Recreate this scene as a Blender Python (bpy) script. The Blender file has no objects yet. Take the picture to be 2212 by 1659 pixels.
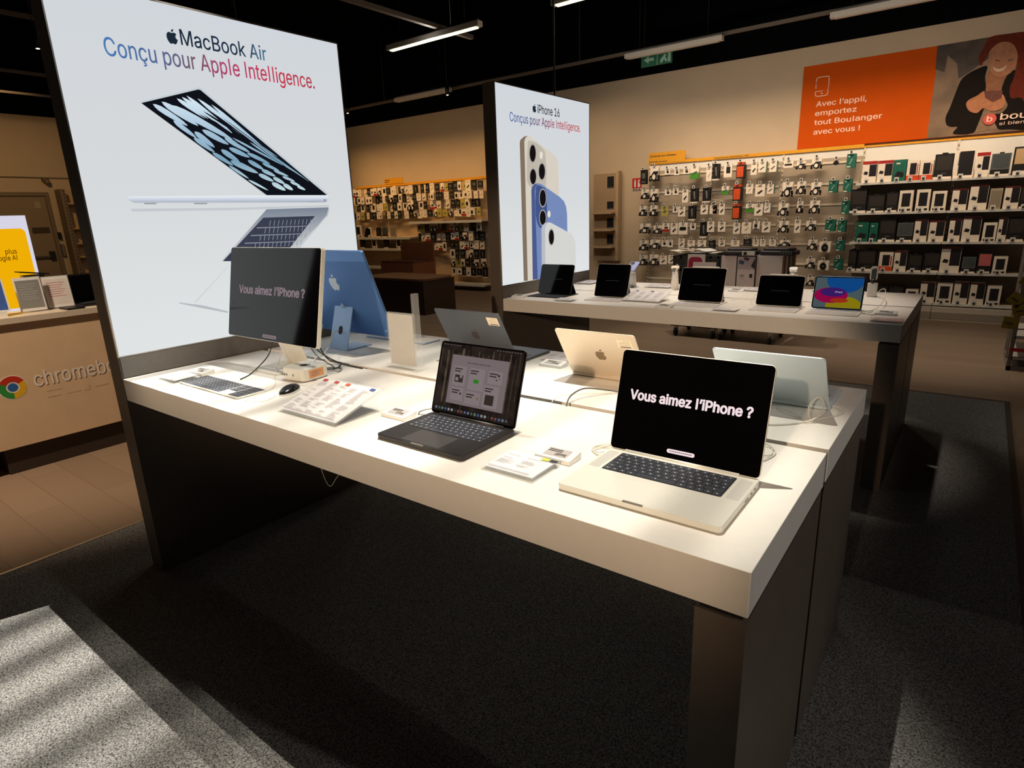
import bpy, math, random
from mathutils import Matrix, Vector
from mathutils.geometry import tessellate_polygon, delaunay_2d_cdt
random.seed(7)
C = bpy.context.scene
COL = C.collection
PI = math.pi
PACKS=[(1,'dark',-1.735,1.944,0.1,0.215),(1,'cable',-1.555,1.98,0.154,0.229),(1,'small',-1.337,1.996,0.086,0.088),(1,'small',-1.185,1.981,0.084,0.087),(1,'small',-1.034,1.982,0.1,0.076),(1,'green',-0.91,1.957,0.134,0.182),(1,'plain',-0.689,1.927,0.079,0.212),(1,'tool',-0.589,1.955,0.098,0.205),(2,'cable',-1.707,1.681,0.123,0.149),(2,'cable',-1.55,1.654,0.127,0.199),(2,'small',-1.32,1.691,0.099,0.089),(2,'small',-1.195,1.696,0.091,0.1),(2,'stick',-1.039,1.626,0.095,0.193),(2,'tool',-0.901,1.636,0.111,0.191),(2,'tool',-0.713,1.638,0.114,0.189),(3,'cable',-1.736,1.427,0.117,0.157),(3,'cable',-1.552,1.424,0.121,0.161),(3,'lime',-1.363,1.416,0.119,0.142),(3,'small',-1.191,1.433,0.079,0.096),(3,'stick',-1.086,1.399,0.115,0.145),(3,'tool',-0.927,1.386,0.107,0.194),(3,'stick',-0.734,1.418,0.11,0.137),(3,'plain',-0.596,1.414,0.108,0.125),(4,'cable',-1.693,1.154,0.177,0.153),(4,'cable',-1.479,1.134,0.134,0.128),(4,'redfoot',-1.335,1.167,0.119,0.127),(4,'stick',-1.198,1.144,0.117,0.166),(4,'clip',-1.054,1.145,0.145,0.181),(4,'small',-0.897,1.171,0.089,0.101),(4,'tool',-0.734,1.135,0.105,0.211),(4,'stick',-0.623,1.166,0.109,0.154),(5,'cable',-1.709,0.885,0.145,0.161),(5,'cable',-1.514,0.906,0.168,0.142),(5,'small',-1.352,0.921,0.095,0.099),(5,'small',-1.254,0.918,0.087,0.116),(5,'stick',-1.069,0.923,0.098,0.138),(5,'stick',-0.913,0.883,0.114,0.171),(5,'stick',-0.745,0.898,0.129,0.141),(5,'dark',-0.597,0.909,0.086,0.117),(6,'cable',-1.713,0.65,0.14,0.163),(6,'cable',-1.526,0.659,0.156,0.173),(6,'stick',-1.362,0.662,0.121,0.136),(6,'stick',-1.217,0.673,0.119,0.129),(6,'dark',-1.077,0.66,0.111,0.157),(1,'phone',-0.411,1.949,0.12,0.177),(1,'orange',-0.236,1.945,0.112,0.221),(1,'stick',-0.046,1.955,0.083,0.172),(1,'tealside',0.066,1.967,0.102,0.141),(1,'tealside',0.21,1.965,0.095,0.144),(1,'bar',0.412,1.982,0.127,0.098),(2,'green',-0.438,1.68,0.099,0.116),(2,'orange',-0.264,1.639,0.113,0.23),(2,'plain',-0.089,1.683,0.095,0.134),(2,'stick',0.058,1.655,0.134,0.164),(2,'tealside',0.198,1.666,0.086,0.127),(2,'cable',0.423,1.647,0.143,0.2),(3,'plain',-0.572,1.421,0.059,0.135),(3,'stick',-0.469,1.415,0.084,0.161),(3,'orange',-0.261,1.374,0.109,0.218),(3,'green',-0.068,1.418,0.111,0.115),(3,'stick',0.057,1.39,0.115,0.161),(3,'tealside',0.174,1.412,0.082,0.129),(3,'cable',0.388,1.38,0.139,0.168),(4,'stick',-0.457,1.162,0.112,0.142),(4,'stick',-0.235,1.134,0.098,0.156),(4,'plain',-0.097,1.14,0.134,0.16),(4,'reelsmall',0.041,1.175,0.095,0.116),(4,'stick',0.178,1.147,0.114,0.146),(4,'cable',0.414,1.146,0.135,0.159),(5,'stick',-0.441,0.924,0.096,0.094),(5,'plain',-0.243,0.921,0.121,0.087),(5,'dark',-0.073,0.937,0.102,0.097),(5,'plain',0.051,0.926,0.079,0.096),(5,'plain',0.15,0.929,0.078,0.101),(5,'plain',0.282,0.929,0.092,0.089),(5,'cable',0.445,0.921,0.14,0.083),(1,'cable',0.57,1.956,0.119,0.107),(1,'cable',0.763,1.964,0.13,0.139),(1,'puck',1.001,1.96,0.076,0.071),(1,'teal',1.172,1.966,0.101,0.172),(2,'cable',0.598,1.66,0.115,0.172),(2,'cable',0.784,1.638,0.131,0.166),(2,'teal',0.991,1.657,0.104,0.153),(2,'teal',1.162,1.659,0.097,0.166),(3,'cable',0.601,1.405,0.077,0.16),(3,'cable',0.789,1.401,0.127,0.173),(3,'teal',1.166,1.384,0.094,0.168),(4,'stick',0.594,1.153,0.078,0.178),(4,'cable',0.764,1.155,0.129,0.135),(4,'teal',1.005,1.156,0.12,0.153),(4,'teal',1.145,1.144,0.095,0.151),(5,'cable',0.807,0.898,0.119,0.137),(5,'reel',0.967,0.878,0.14,0.146),(5,'teal',1.148,0.89,0.096,0.139),(6,'cable',0.803,0.644,0.116,0.134),(6,'reel',0.969,0.627,0.137,0.133),(6,'teal',1.149,0.643,0.105,0.156),(7,'cable',0.825,0.399,0.089,0.122)]
CASES=[(1,'redtop',1.414,0.163,0.262),(1,'redtop',1.584,0.166,0.259),(1,'tealbox',1.739,0.139,0.256),(1,'orangefoot',1.878,0.128,0.239),(1,'orangefoot',2.016,0.137,0.23),(1,'black',2.183,0.188,0.3),(1,'whitebig',2.383,0.196,0.318),(1,'redtop',2.557,0.126,0.272),(1,'grey',2.72,0.181,0.262),(1,'frame',2.902,0.155,0.305),(2,'black',1.327,0.188,0.31),(2,'black',1.528,0.195,0.23),(2,'black',1.7,0.127,0.248),(2,'white',1.848,0.149,0.256),(2,'white',2.025,0.145,0.258),(2,'white',2.189,0.147,0.232),(2,'side',2.389,0.154,0.248),(2,'side',2.569,0.177,0.284),(2,'clear',2.729,0.118,0.235),(2,'side',2.873,0.142,0.251),(2,'black',3.003,0.108,0.249),(3,'tealbox',1.408,0.148,0.247),(3,'tealbox',1.539,0.095,0.238),(3,'black',1.689,0.186,0.307),(3,'grey',1.882,0.169,0.247),(3,'side',2.047,0.14,0.268),(3,'side',2.21,0.16,0.25),(3,'side',2.39,0.121,0.267),(3,'side',2.551,0.18,0.287),(3,'white',2.726,0.131,0.218),(3,'side',2.841,0.086,0.271),(3,'black',2.966,0.157,0.287),(4,'black',1.333,0.093,0.278),(4,'black',1.498,0.214,0.282),(4,'orangefoot',1.716,0.156,0.241),(4,'side',1.875,0.139,0.255),(4,'black',2.034,0.148,0.228),(4,'black',2.204,0.168,0.252),(4,'side',2.393,0.204,0.305),(4,'grey',2.581,0.136,0.205),(4,'pink',2.727,0.138,0.246),(4,'white',2.877,0.135,0.2),(5,'side',1.403,0.137,0.247),(5,'black',1.553,0.134,0.229),(5,'black',1.708,0.151,0.196),(5,'black',1.873,0.166,0.193),(5,'white',2.046,0.137,0.151),(5,'side',2.21,0.158,0.251),(5,'white',2.383,0.16,0.244),(5,'side',2.549,0.15,0.266),(5,'side',2.708,0.146,0.262),(5,'white',2.868,0.14,0.232)]
ART={'scr_edge':[(0.2616,1.9155),(0.266,1.9215),(0.5006,1.9997),(0.51,1.9992),(1.086,1.5841),(1.0764,1.5673),(0.7411,1.5727)],'scr_black':[(0.2648,1.9149),(0.4972,1.9913),(0.5067,1.9911),(1.0762,1.5775),(0.7432,1.5768)],'base1':[(0.1536,1.5715),(1.0842,1.5788),(1.0811,1.5565),(1.068,1.5431),(0.1707,1.5474),(0.1537,1.5543)],'base2':[(0.1531,1.5251),(0.564,1.523),(1.0829,1.5296),(1.082,1.5229),(0.5623,1.5132),(0.1562,1.5146)],'foot':[[(0.2044,1.5462),(0.2531,1.5459),(0.2505,1.5415),(0.207,1.5418)],[(0.4009,1.5448),(0.4599,1.5443),(0.4571,1.5396),(0.4039,1.5401)],[(0.9576,1.5493),(1.0192,1.549),(1.013,1.5435),(0.9621,1.5438)]],'deck':[(0.7325,1.5144),(1.0754,1.519),(1.0788,1.4994),(1.0644,1.4769),(0.8773,1.333),(0.781,1.2748),(0.4783,1.299)],'keys':[(0.7097,1.4777),(0.9899,1.4786),(0.8316,1.3383),(0.7369,1.2783),(0.4858,1.2984)],'deckedge':[(1.074,1.5093),(1.0808,1.4994),(0.882,1.3327),(0.7893,1.2702),(0.7715,1.2716),(1.0532,1.469)],'lid2':[(0.2687,1.1456),(0.3667,1.1192),(0.4725,1.0783),(0.4713,1.0712),(0.3586,1.1095),(0.2708,1.1404)],'lid2a':[(0.3318,1.1372),(0.5071,1.2761),(0.5066,1.2729),(0.3376,1.1345)],'keyrow':[[(0.6712,1.4358),(0.9369,1.4339),(0.9345,1.4308),(0.6688,1.4314)],[(0.6362,1.4032),(0.8975,1.3989),(0.8951,1.3958),(0.6338,1.3988)],[(0.6016,1.3709),(0.8586,1.3643),(0.8563,1.3613),(0.5993,1.3666)],[(0.5675,1.3391),(0.8203,1.3303),(0.818,1.3273),(0.5652,1.3349)]]}
PETALS=[[(0.3071,1.9162),(0.3125,1.9059),(0.324,1.8947),(0.3471,1.8803),(0.3785,1.8645),(0.4051,1.8528),(0.4275,1.8464),(0.4298,1.8493),(0.4142,1.8642),(0.3912,1.8805),(0.3617,1.8989),(0.3371,1.9113),(0.3204,1.916)],[(0.3421,1.9283),(0.3479,1.9172),(0.3603,1.9049),(0.385,1.8889),(0.4187,1.871),(0.4474,1.8577),(0.4715,1.85),(0.474,1.853),(0.4572,1.8694),(0.4324,1.8875),(0.4008,1.9081),(0.3743,1.9222),(0.3564,1.9277)],[(0.3759,1.9202),(0.389,1.9057),(0.4128,1.889),(0.4577,1.8659),(0.5183,1.8393),(0.5698,1.8186),(0.6121,1.8058),(0.6149,1.8094),(0.5807,1.8329),(0.5333,1.8591),(0.4748,1.8889),(0.4279,1.9094),(0.3981,1.9181)],[(0.4041,1.947),(0.4101,1.9378),(0.4219,1.9272),(0.4448,1.9128),(0.4756,1.8963),(0.5015,1.8838),(0.5229,1.8762),(0.5247,1.8784),(0.5088,1.8925),(0.4858,1.9085),(0.4567,1.927),(0.4325,1.9399),(0.4165,1.9455)],[(0.4255,1.9546),(0.4328,1.9445),(0.4466,1.9324),(0.4728,1.9151),(0.5079,1.8949),(0.5373,1.8791),(0.5615,1.8689),(0.5633,1.8709),(0.5445,1.8872),(0.5179,1.9062),(0.4843,1.9283),(0.4569,1.9442),(0.439,1.9517)],[(0.4452,1.962),(0.4548,1.9489),(0.4724,1.932),(0.5053,1.9064),(0.5494,1.8752),(0.5866,1.8504),(0.6169,1.833),(0.6189,1.835),(0.5945,1.8582),(0.5603,1.8862),(0.5179,1.9192),(0.4835,1.9434),(0.4615,1.9558)],[(0.4893,1.9567),(0.5036,1.9405),(0.5285,1.9191),(0.5744,1.8859),(0.6361,1.8447),(0.6884,1.8114),(0.7309,1.7874),(0.7331,1.7896),(0.6972,1.8201),(0.6481,1.8569),(0.5881,1.9),(0.5405,1.9317),(0.5108,1.9481)],[(0.5445,1.94),(0.5583,1.9246),(0.5819,1.9037),(0.6249,1.8705),(0.6822,1.8289),(0.7305,1.7951),(0.7694,1.7704),(0.7711,1.772),(0.7374,1.8016),(0.6917,1.838),(0.6358,1.881),(0.5915,1.9131),(0.5641,1.9303)],[(0.3751,1.8623),(0.3779,1.8538),(0.3852,1.8445),(0.4006,1.8322),(0.422,1.8187),(0.4402,1.8087),(0.4558,1.803),(0.4578,1.8052),(0.4482,1.8175),(0.4333,1.8311),(0.4138,1.8467),(0.3969,1.8574),(0.385,1.8617)],[(0.4532,1.8269),(0.4545,1.8178),(0.4605,1.8081),(0.4747,1.7961),(0.495,1.7833),(0.5125,1.7742),(0.5281,1.7695),(0.5306,1.7722),(0.5228,1.7848),(0.5094,1.7984),(0.4915,1.8137),(0.4756,1.8239),(0.4637,1.8274)],[(0.4875,1.8367),(0.4917,1.8275),(0.5015,1.8182),(0.5215,1.8071),(0.549,1.7957),(0.5723,1.7878),(0.592,1.7843),(0.5943,1.7873),(0.5813,1.7996),(0.5616,1.8124),(0.5362,1.8265),(0.5145,1.8355),(0.4996,1.8381)],[(0.446,1.8034),(0.4486,1.7952),(0.4557,1.7865),(0.4708,1.7754),(0.4918,1.7634),(0.5096,1.7547),(0.525,1.7501),(0.527,1.7524),(0.5177,1.7638),(0.5031,1.7763),(0.484,1.7904),(0.4675,1.7999),(0.4558,1.8034)],[(0.5564,1.7632),(0.558,1.7546),(0.5642,1.746),(0.5783,1.7357),(0.5985,1.7252),(0.6158,1.7179),(0.6311,1.7147),(0.6335,1.7175),(0.6255,1.7287),(0.612,1.7405),(0.5942,1.7536),(0.5783,1.762),(0.5666,1.7644)],[(0.593,1.7727),(0.5969,1.7651),(0.6054,1.7579),(0.6227,1.75),(0.6462,1.7425),(0.6661,1.7376),(0.6828,1.7362),(0.6846,1.7389),(0.6734,1.7484),(0.6565,1.7577),(0.6346,1.7678),(0.6161,1.7738),(0.6033,1.7748)],[(0.5791,1.8127),(0.5838,1.8039),(0.5941,1.7946),(0.6147,1.7831),(0.6426,1.7709),(0.6663,1.7621),(0.6861,1.7577),(0.6882,1.7603),(0.6746,1.7725),(0.6542,1.7855),(0.6281,1.8002),(0.6061,1.8099),(0.5911,1.8132)],[(0.5156,1.7492),(0.5189,1.7415),(0.5267,1.7333),(0.5428,1.7229),(0.5647,1.7119),(0.5833,1.7038),(0.599,1.6996),(0.6008,1.7018),(0.5906,1.7126),(0.575,1.7242),(0.5547,1.7374),(0.5374,1.7462),(0.5254,1.7494)],[(0.5905,1.72),(0.5961,1.7105),(0.608,1.7012),(0.6314,1.6906),(0.6631,1.6802),(0.6899,1.6732),(0.7123,1.6707),(0.7145,1.674),(0.6987,1.6863),(0.6754,1.6987),(0.6456,1.7122),(0.6206,1.7204),(0.6038,1.7222)],[(0.6729,1.7255),(0.675,1.7184),(0.6811,1.7114),(0.6944,1.7033),(0.7129,1.6953),(0.7287,1.6899),(0.7424,1.6879),(0.7444,1.6903),(0.7365,1.6994),(0.7238,1.7087),(0.7071,1.719),(0.6924,1.7254),(0.6819,1.7269)],[(0.6736,1.7563),(0.6791,1.7491),(0.6897,1.7416),(0.7101,1.7326),(0.7374,1.7231),(0.7603,1.7163),(0.779,1.7131),(0.7806,1.7153),(0.7665,1.7252),(0.7461,1.7355),(0.7203,1.7471),(0.6988,1.7546),(0.6845,1.757)],[(0.5808,1.7),(0.585,1.6932),(0.5933,1.6854),(0.6094,1.6745),(0.631,1.6621),(0.649,1.6526),(0.6639,1.6468),(0.6653,1.6483),(0.6544,1.6586),(0.6385,1.6705),(0.6181,1.6843),(0.6011,1.6942),(0.5897,1.6986)],[(0.715,1.6684),(0.7174,1.6616),(0.7239,1.6551),(0.7374,1.6482),(0.7562,1.6418),(0.7721,1.6377),(0.7858,1.6368),(0.7875,1.6393),(0.7792,1.6477),(0.7662,1.6559),(0.7491,1.6647),(0.7343,1.6698),(0.7238,1.6705)],[(0.734,1.6876),(0.7362,1.6812),(0.742,1.6753),(0.7545,1.6692),(0.7717,1.6636),(0.7863,1.6601),(0.7988,1.6594),(0.8005,1.6618),(0.793,1.6694),(0.781,1.6768),(0.7654,1.6846),(0.7518,1.6892),(0.7421,1.6897)],[(0.7409,1.7167),(0.745,1.7108),(0.7531,1.7049),(0.7688,1.6981),(0.7899,1.6912),(0.8075,1.6865),(0.822,1.6846),(0.8233,1.6865),(0.8128,1.6942),(0.7973,1.702),(0.7774,1.7107),(0.7608,1.7162),(0.7496,1.7177)],[(0.787,1.6555),(0.7881,1.6492),(0.7927,1.6434),(0.8032,1.6373),(0.818,1.6317),(0.8308,1.6282),(0.8421,1.6276),(0.8439,1.6299),(0.8381,1.6375),(0.8283,1.6447),(0.8152,1.6525),(0.8034,1.6571),(0.7947,1.6575)],[(0.7943,1.6867),(0.7981,1.6817),(0.8055,1.6768),(0.8197,1.6713),(0.8386,1.666),(0.8543,1.6625),(0.8672,1.6614),(0.8683,1.6632),(0.8587,1.6695),(0.8447,1.6759),(0.8269,1.6828),(0.8119,1.6871),(0.802,1.6879)],[(0.8357,1.6607),(0.8389,1.6561),(0.8452,1.6517),(0.8575,1.6471),(0.8739,1.6428),(0.8875,1.64),(0.8987,1.6393),(0.8997,1.641),(0.8916,1.6466),(0.8796,1.6521),(0.8642,1.658),(0.8512,1.6615),(0.8425,1.662)],[(0.7762,1.6318),(0.7776,1.6243),(0.783,1.6172),(0.7956,1.6098),(0.8134,1.6029),(0.8287,1.5985),(0.8422,1.5976),(0.8444,1.6004),(0.8374,1.6095),(0.8256,1.6184),(0.8099,1.6279),(0.7958,1.6335),(0.7854,1.6342)],[(0.8353,1.6266),(0.8354,1.6203),(0.8387,1.6145),(0.8476,1.6086),(0.8605,1.6033),(0.8719,1.6001),(0.8823,1.5998),(0.8843,1.6022),(0.8801,1.6097),(0.8721,1.6168),(0.8611,1.6244),(0.8509,1.6287),(0.8428,1.6289)],[(0.874,1.6384),(0.876,1.6337),(0.8809,1.6295),(0.891,1.6251),(0.9047,1.6213),(0.9163,1.6189),(0.926,1.6187),(0.9272,1.6204),(0.9209,1.6259),(0.9113,1.6312),(0.8987,1.6368),(0.8878,1.6399),(0.8802,1.6401)],[(0.9087,1.6193),(0.9099,1.6148),(0.9136,1.6106),(0.9219,1.6065),(0.9334,1.6029),(0.9432,1.6008),(0.9517,1.6007),(0.9529,1.6025),(0.9482,1.6078),(0.9405,1.6128),(0.9302,1.6181),(0.9211,1.621),(0.9145,1.6211)],[(0.6615,1.6424),(0.6669,1.6366),(0.6764,1.63),(0.6939,1.6208),(0.7171,1.6104),(0.7363,1.6025),(0.7517,1.5977),(0.7527,1.599),(0.7402,1.6077),(0.7226,1.6177),(0.7004,1.6293),(0.6821,1.6376),(0.6704,1.6413)],[(0.6148,1.8151),(0.6305,1.8053),(0.6557,1.792),(0.7001,1.7714),(0.7584,1.7457),(0.807,1.725),(0.8453,1.7101),(0.8463,1.7113),(0.8108,1.7298),(0.7636,1.7524),(0.706,1.7791),(0.6609,1.7989),(0.6336,1.8095)],[(0.6941,1.8016),(0.7085,1.7904),(0.7319,1.7752),(0.7735,1.7512),(0.8281,1.7213),(0.8737,1.697),(0.9097,1.6794),(0.9108,1.6806),(0.878,1.7017),(0.8341,1.7278),(0.7803,1.7588),(0.7379,1.782),(0.7121,1.7945)],[(0.7116,1.8008),(0.727,1.7889),(0.7518,1.7723),(0.7954,1.7454),(0.8526,1.7116),(0.9003,1.684),(0.9379,1.6635),(0.9388,1.6645),(0.9039,1.6878),(0.8576,1.7169),(0.8012,1.7516),(0.7569,1.7778),(0.7301,1.7922)],[(0.7281,1.7922),(0.7437,1.7807),(0.7684,1.7644),(0.8117,1.7377),(0.8682,1.7039),(0.9153,1.6762),(0.9522,1.6556),(0.9529,1.6563),(0.9182,1.6791),(0.8722,1.708),(0.8162,1.7425),(0.7724,1.7686),(0.7461,1.7833)],[(0.6565,1.8369),(0.6675,1.8281),(0.6856,1.8164),(0.7177,1.7983),(0.7597,1.7761),(0.7945,1.7583),(0.822,1.7455),(0.823,1.7466),(0.7983,1.7624),(0.7649,1.7819),(0.7237,1.8052),(0.6909,1.8226),(0.6707,1.8318)],[(0.749,1.7818),(0.7643,1.7706),(0.7884,1.7546),(0.8305,1.7284),(0.8853,1.6951),(0.9309,1.6678),(0.9666,1.6474),(0.9672,1.6481),(0.9334,1.6704),(0.8888,1.6986),(0.8345,1.7325),(0.7919,1.7583),(0.7664,1.7728)],[(0.7702,1.7712),(0.7849,1.7606),(0.808,1.7453),(0.8479,1.7199),(0.8997,1.6876),(0.9427,1.6612),(0.9762,1.6413),(0.9767,1.6418),(0.9446,1.6631),(0.9024,1.6903),(0.8509,1.723),(0.8106,1.748),(0.7865,1.7623)]]
DARKS=[[(0.6129,1.8038),(0.6288,1.7953),(0.6536,1.7831),(0.6965,1.7632),(0.7523,1.7379),(0.7986,1.7173),(0.8346,1.7019),(0.8351,1.7025),(0.8003,1.7195),(0.7547,1.741),(0.6992,1.7667),(0.656,1.7862),(0.6302,1.7972)],[(0.5023,1.9108),(0.5165,1.9006),(0.5393,1.8867),(0.5796,1.8646),(0.6323,1.837),(0.6763,1.8147),(0.7109,1.7983),(0.7118,1.7994),(0.6797,1.8187),(0.6371,1.8428),(0.5851,1.8713),(0.5442,1.8926),(0.5194,1.9042)],[(0.5304,1.9154),(0.5446,1.9044),(0.5673,1.8888),(0.6069,1.8632),(0.6587,1.8308),(0.7018,1.8043),(0.7356,1.7845),(0.7363,1.7852),(0.7045,1.8071),(0.6624,1.8347),(0.6111,1.8677),(0.571,1.8928),(0.5469,1.9068)],[(0.4809,1.8981),(0.495,1.8888),(0.5174,1.876),(0.5566,1.8553),(0.6077,1.8294),(0.6503,1.8084),(0.6836,1.7929),(0.6843,1.7937),(0.653,1.8116),(0.6115,1.834),(0.5609,1.8606),(0.5212,1.8807),(0.4973,1.8917)],[(0.5449,1.9079),(0.5621,1.8957),(0.5888,1.8777),(0.6352,1.8475),(0.6957,1.8087),(0.7462,1.7766),(0.7856,1.7521),(0.786,1.7525),(0.7477,1.7781),(0.6978,1.8109),(0.6376,1.8501),(0.5909,1.88),(0.5633,1.8971)],[(0.5826,1.8935),(0.6015,1.8803),(0.6308,1.8608),(0.6817,1.8278),(0.7483,1.7853),(0.804,1.7499),(0.8475,1.7228),(0.8479,1.7232),(0.8054,1.7513),(0.7503,1.7872),(0.6839,1.8301),(0.6328,1.8628),(0.6026,1.8816)],[(0.7194,1.7936),(0.7333,1.7839),(0.7547,1.7696),(0.7915,1.7458),(0.8392,1.7154),(0.8785,1.6904),(0.9089,1.6715),(0.9091,1.6718),(0.8795,1.6914),(0.8406,1.7168),(0.7932,1.7475),(0.7562,1.7711),(0.7341,1.7848)]]
PHONES={'gold_side':[(2.7591,1.9313),(2.7675,1.9519),(2.8129,1.9768),(2.8581,1.9849),(2.8273,1.9681),(2.8142,1.9429),(2.8093,0.9688),(2.7591,0.9714)],'gold':[(2.8112,1.9427),(2.8243,1.9679),(2.8611,1.9851),(2.8958,1.9827),(3.0264,1.9314),(3.1644,1.8878),(3.2231,1.8601),(3.2532,1.8217),(3.2585,1.7594),(3.2523,1.3844),(2.8732,0.964),(2.8093,0.9688)],'gold_bump':[(2.8558,1.9374),(2.8868,1.9517),(2.9328,1.9506),(3.0261,1.923),(3.0702,1.8915),(3.083,1.8406),(3.0759,1.64),(2.9187,1.6296),(2.8426,1.6627),(2.8352,1.7297)],'blue_side':[(2.8835,1.6122),(2.8909,1.6379),(2.9279,1.6598),(2.9678,1.6647),(2.9431,1.6471),(2.9274,1.6125),(2.9389,0.9664),(2.8734,0.9686)],'blue':[(2.9274,1.6125),(2.9382,1.6427),(2.971,1.6665),(3.0159,1.6611),(3.1305,1.6184),(3.2677,1.5692),(3.3298,1.5367),(3.3599,1.4944),(3.3736,1.4377),(3.3745,1.2945),(3.0568,0.9591),(2.9356,0.9668)],'blue_bump':[(2.9424,1.6299),(2.9752,1.6518),(3.0314,1.6395),(3.0796,1.6047),(3.0768,1.3806),(3.007,1.3468),(2.9713,1.3571),(2.9342,1.4381)],'white_side':[(3.0034,1.3379),(3.0125,1.3601),(3.0549,1.3812),(3.0887,1.3838),(3.0679,1.3672),(3.0533,1.3359),(3.0451,0.9669),(2.9941,0.9683)],'white':[(3.0533,1.3359),(3.0644,1.3646),(3.0972,1.3845),(3.1398,1.3767),(3.2798,1.3318),(3.427,1.2825),(3.4744,1.251),(3.4989,1.2004),(3.4999,0.9698),(3.0451,0.9669)],'lens':[[(2.9606,1.873),(2.9571,1.851),(2.9489,1.8311),(2.9369,1.8156),(2.9223,1.8061),(2.9069,1.8036),(2.8923,1.8084),(2.8802,1.82),(2.8717,1.8369),(2.8677,1.8573),(2.8688,1.8792),(2.8746,1.9),(2.8847,1.9178),(2.8979,1.9304),(2.9129,1.9367),(2.928,1.9359),(2.9417,1.9279),(2.9524,1.9137),(2.959,1.8947)],[(3.0766,1.7512),(3.0731,1.7299),(3.0647,1.7108),(3.0522,1.6959),(3.0371,1.687),(3.021,1.6849),(3.0056,1.6898),(2.9928,1.7012),(2.9837,1.7178),(2.9794,1.7377),(2.9803,1.7589),(2.9862,1.779),(2.9966,1.796),(3.0103,1.8081),(3.0259,1.8139),(3.0418,1.8128),(3.0562,1.8049),(3.0676,1.7909),(3.0746,1.7723)],[(2.9586,1.7118),(2.9551,1.6917),(2.9469,1.6736),(2.9348,1.6596),(2.9202,1.6513),(2.9047,1.6494),(2.89,1.6541),(2.8776,1.665),(2.869,1.6807),(2.8649,1.6995),(2.8659,1.7195),(2.8717,1.7385),(2.8818,1.7546),(2.895,1.7659),(2.9101,1.7713),(2.9254,1.7702),(2.9393,1.7626),(2.9501,1.7493),(2.9568,1.7317)],[(3.0815,1.5621),(3.0779,1.5396),(3.0691,1.5195),(3.056,1.5041),(3.0402,1.4951),(3.0233,1.4934),(3.0073,1.4992),(2.9938,1.5118),(2.9844,1.5297),(2.9799,1.551),(2.9808,1.5735),(2.987,1.5947),(2.9978,1.6125),(3.0122,1.6248),(3.0285,1.6305),(3.0451,1.6288),(3.0602,1.6199),(3.0721,1.6046),(3.0795,1.5846)],[(3.0747,1.4169),(3.0713,1.397),(3.0627,1.3794),(3.0501,1.3661),(3.0347,1.3585),(3.0183,1.3574),(3.0026,1.3629),(2.9895,1.3743),(2.9802,1.3904),(2.9757,1.4094),(2.9765,1.4293),(2.9825,1.448),(2.993,1.4635),(3.007,1.4741),(3.0229,1.4787),(3.0391,1.4768),(3.0538,1.4686),(3.0654,1.4547),(3.0727,1.4369)],[(3.18,1.2685),(3.177,1.2474),(3.1695,1.2288),(3.1585,1.2148),(3.1451,1.2069),(3.1308,1.2059),(3.1171,1.212),(3.1057,1.2244),(3.0976,1.2418),(3.0937,1.2621),(3.0944,1.2834),(3.0996,1.3032),(3.1088,1.3195),(3.121,1.3306),(3.1349,1.3353),(3.149,1.333),(3.1618,1.3239),(3.1719,1.309),(3.1782,1.2898)]],'flash':[[(3.0416,1.8644),(3.0402,1.8555),(3.0368,1.8474),(3.0319,1.8411),(3.0259,1.8372),(3.0195,1.8362),(3.0135,1.8381),(3.0083,1.8428),(3.0047,1.8496),(3.003,1.858),(3.0034,1.867),(3.0058,1.8755),(3.0099,1.8828),(3.0154,1.8879),(3.0216,1.8905),(3.0279,1.8901),(3.0336,1.8868),(3.0381,1.881),(3.0408,1.8732)],[(3.1316,1.4428),(3.1302,1.4345),(3.1267,1.4272),(3.1216,1.4216),(3.1153,1.4184),(3.1086,1.4179),(3.1022,1.4201),(3.0967,1.4248),(3.0928,1.4315),(3.0909,1.4394),(3.0912,1.4478),(3.0937,1.4556),(3.098,1.4621),(3.1037,1.4665),(3.1103,1.4685),(3.1169,1.4677),(3.123,1.4642),(3.1278,1.4585),(3.1307,1.451)],[(3.2375,1.2297),(3.2368,1.2248),(3.235,1.2205),(3.2323,1.2173),(3.229,1.2155),(3.2255,1.2153),(3.2221,1.2167),(3.2192,1.2196),(3.2172,1.2236),(3.2162,1.2284),(3.2163,1.2334),(3.2176,1.238),(3.2198,1.2418),(3.2229,1.2444),(3.2263,1.2454),(3.2298,1.2448),(3.233,1.2426),(3.2355,1.2391),(3.2371,1.2346)]]}
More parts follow.
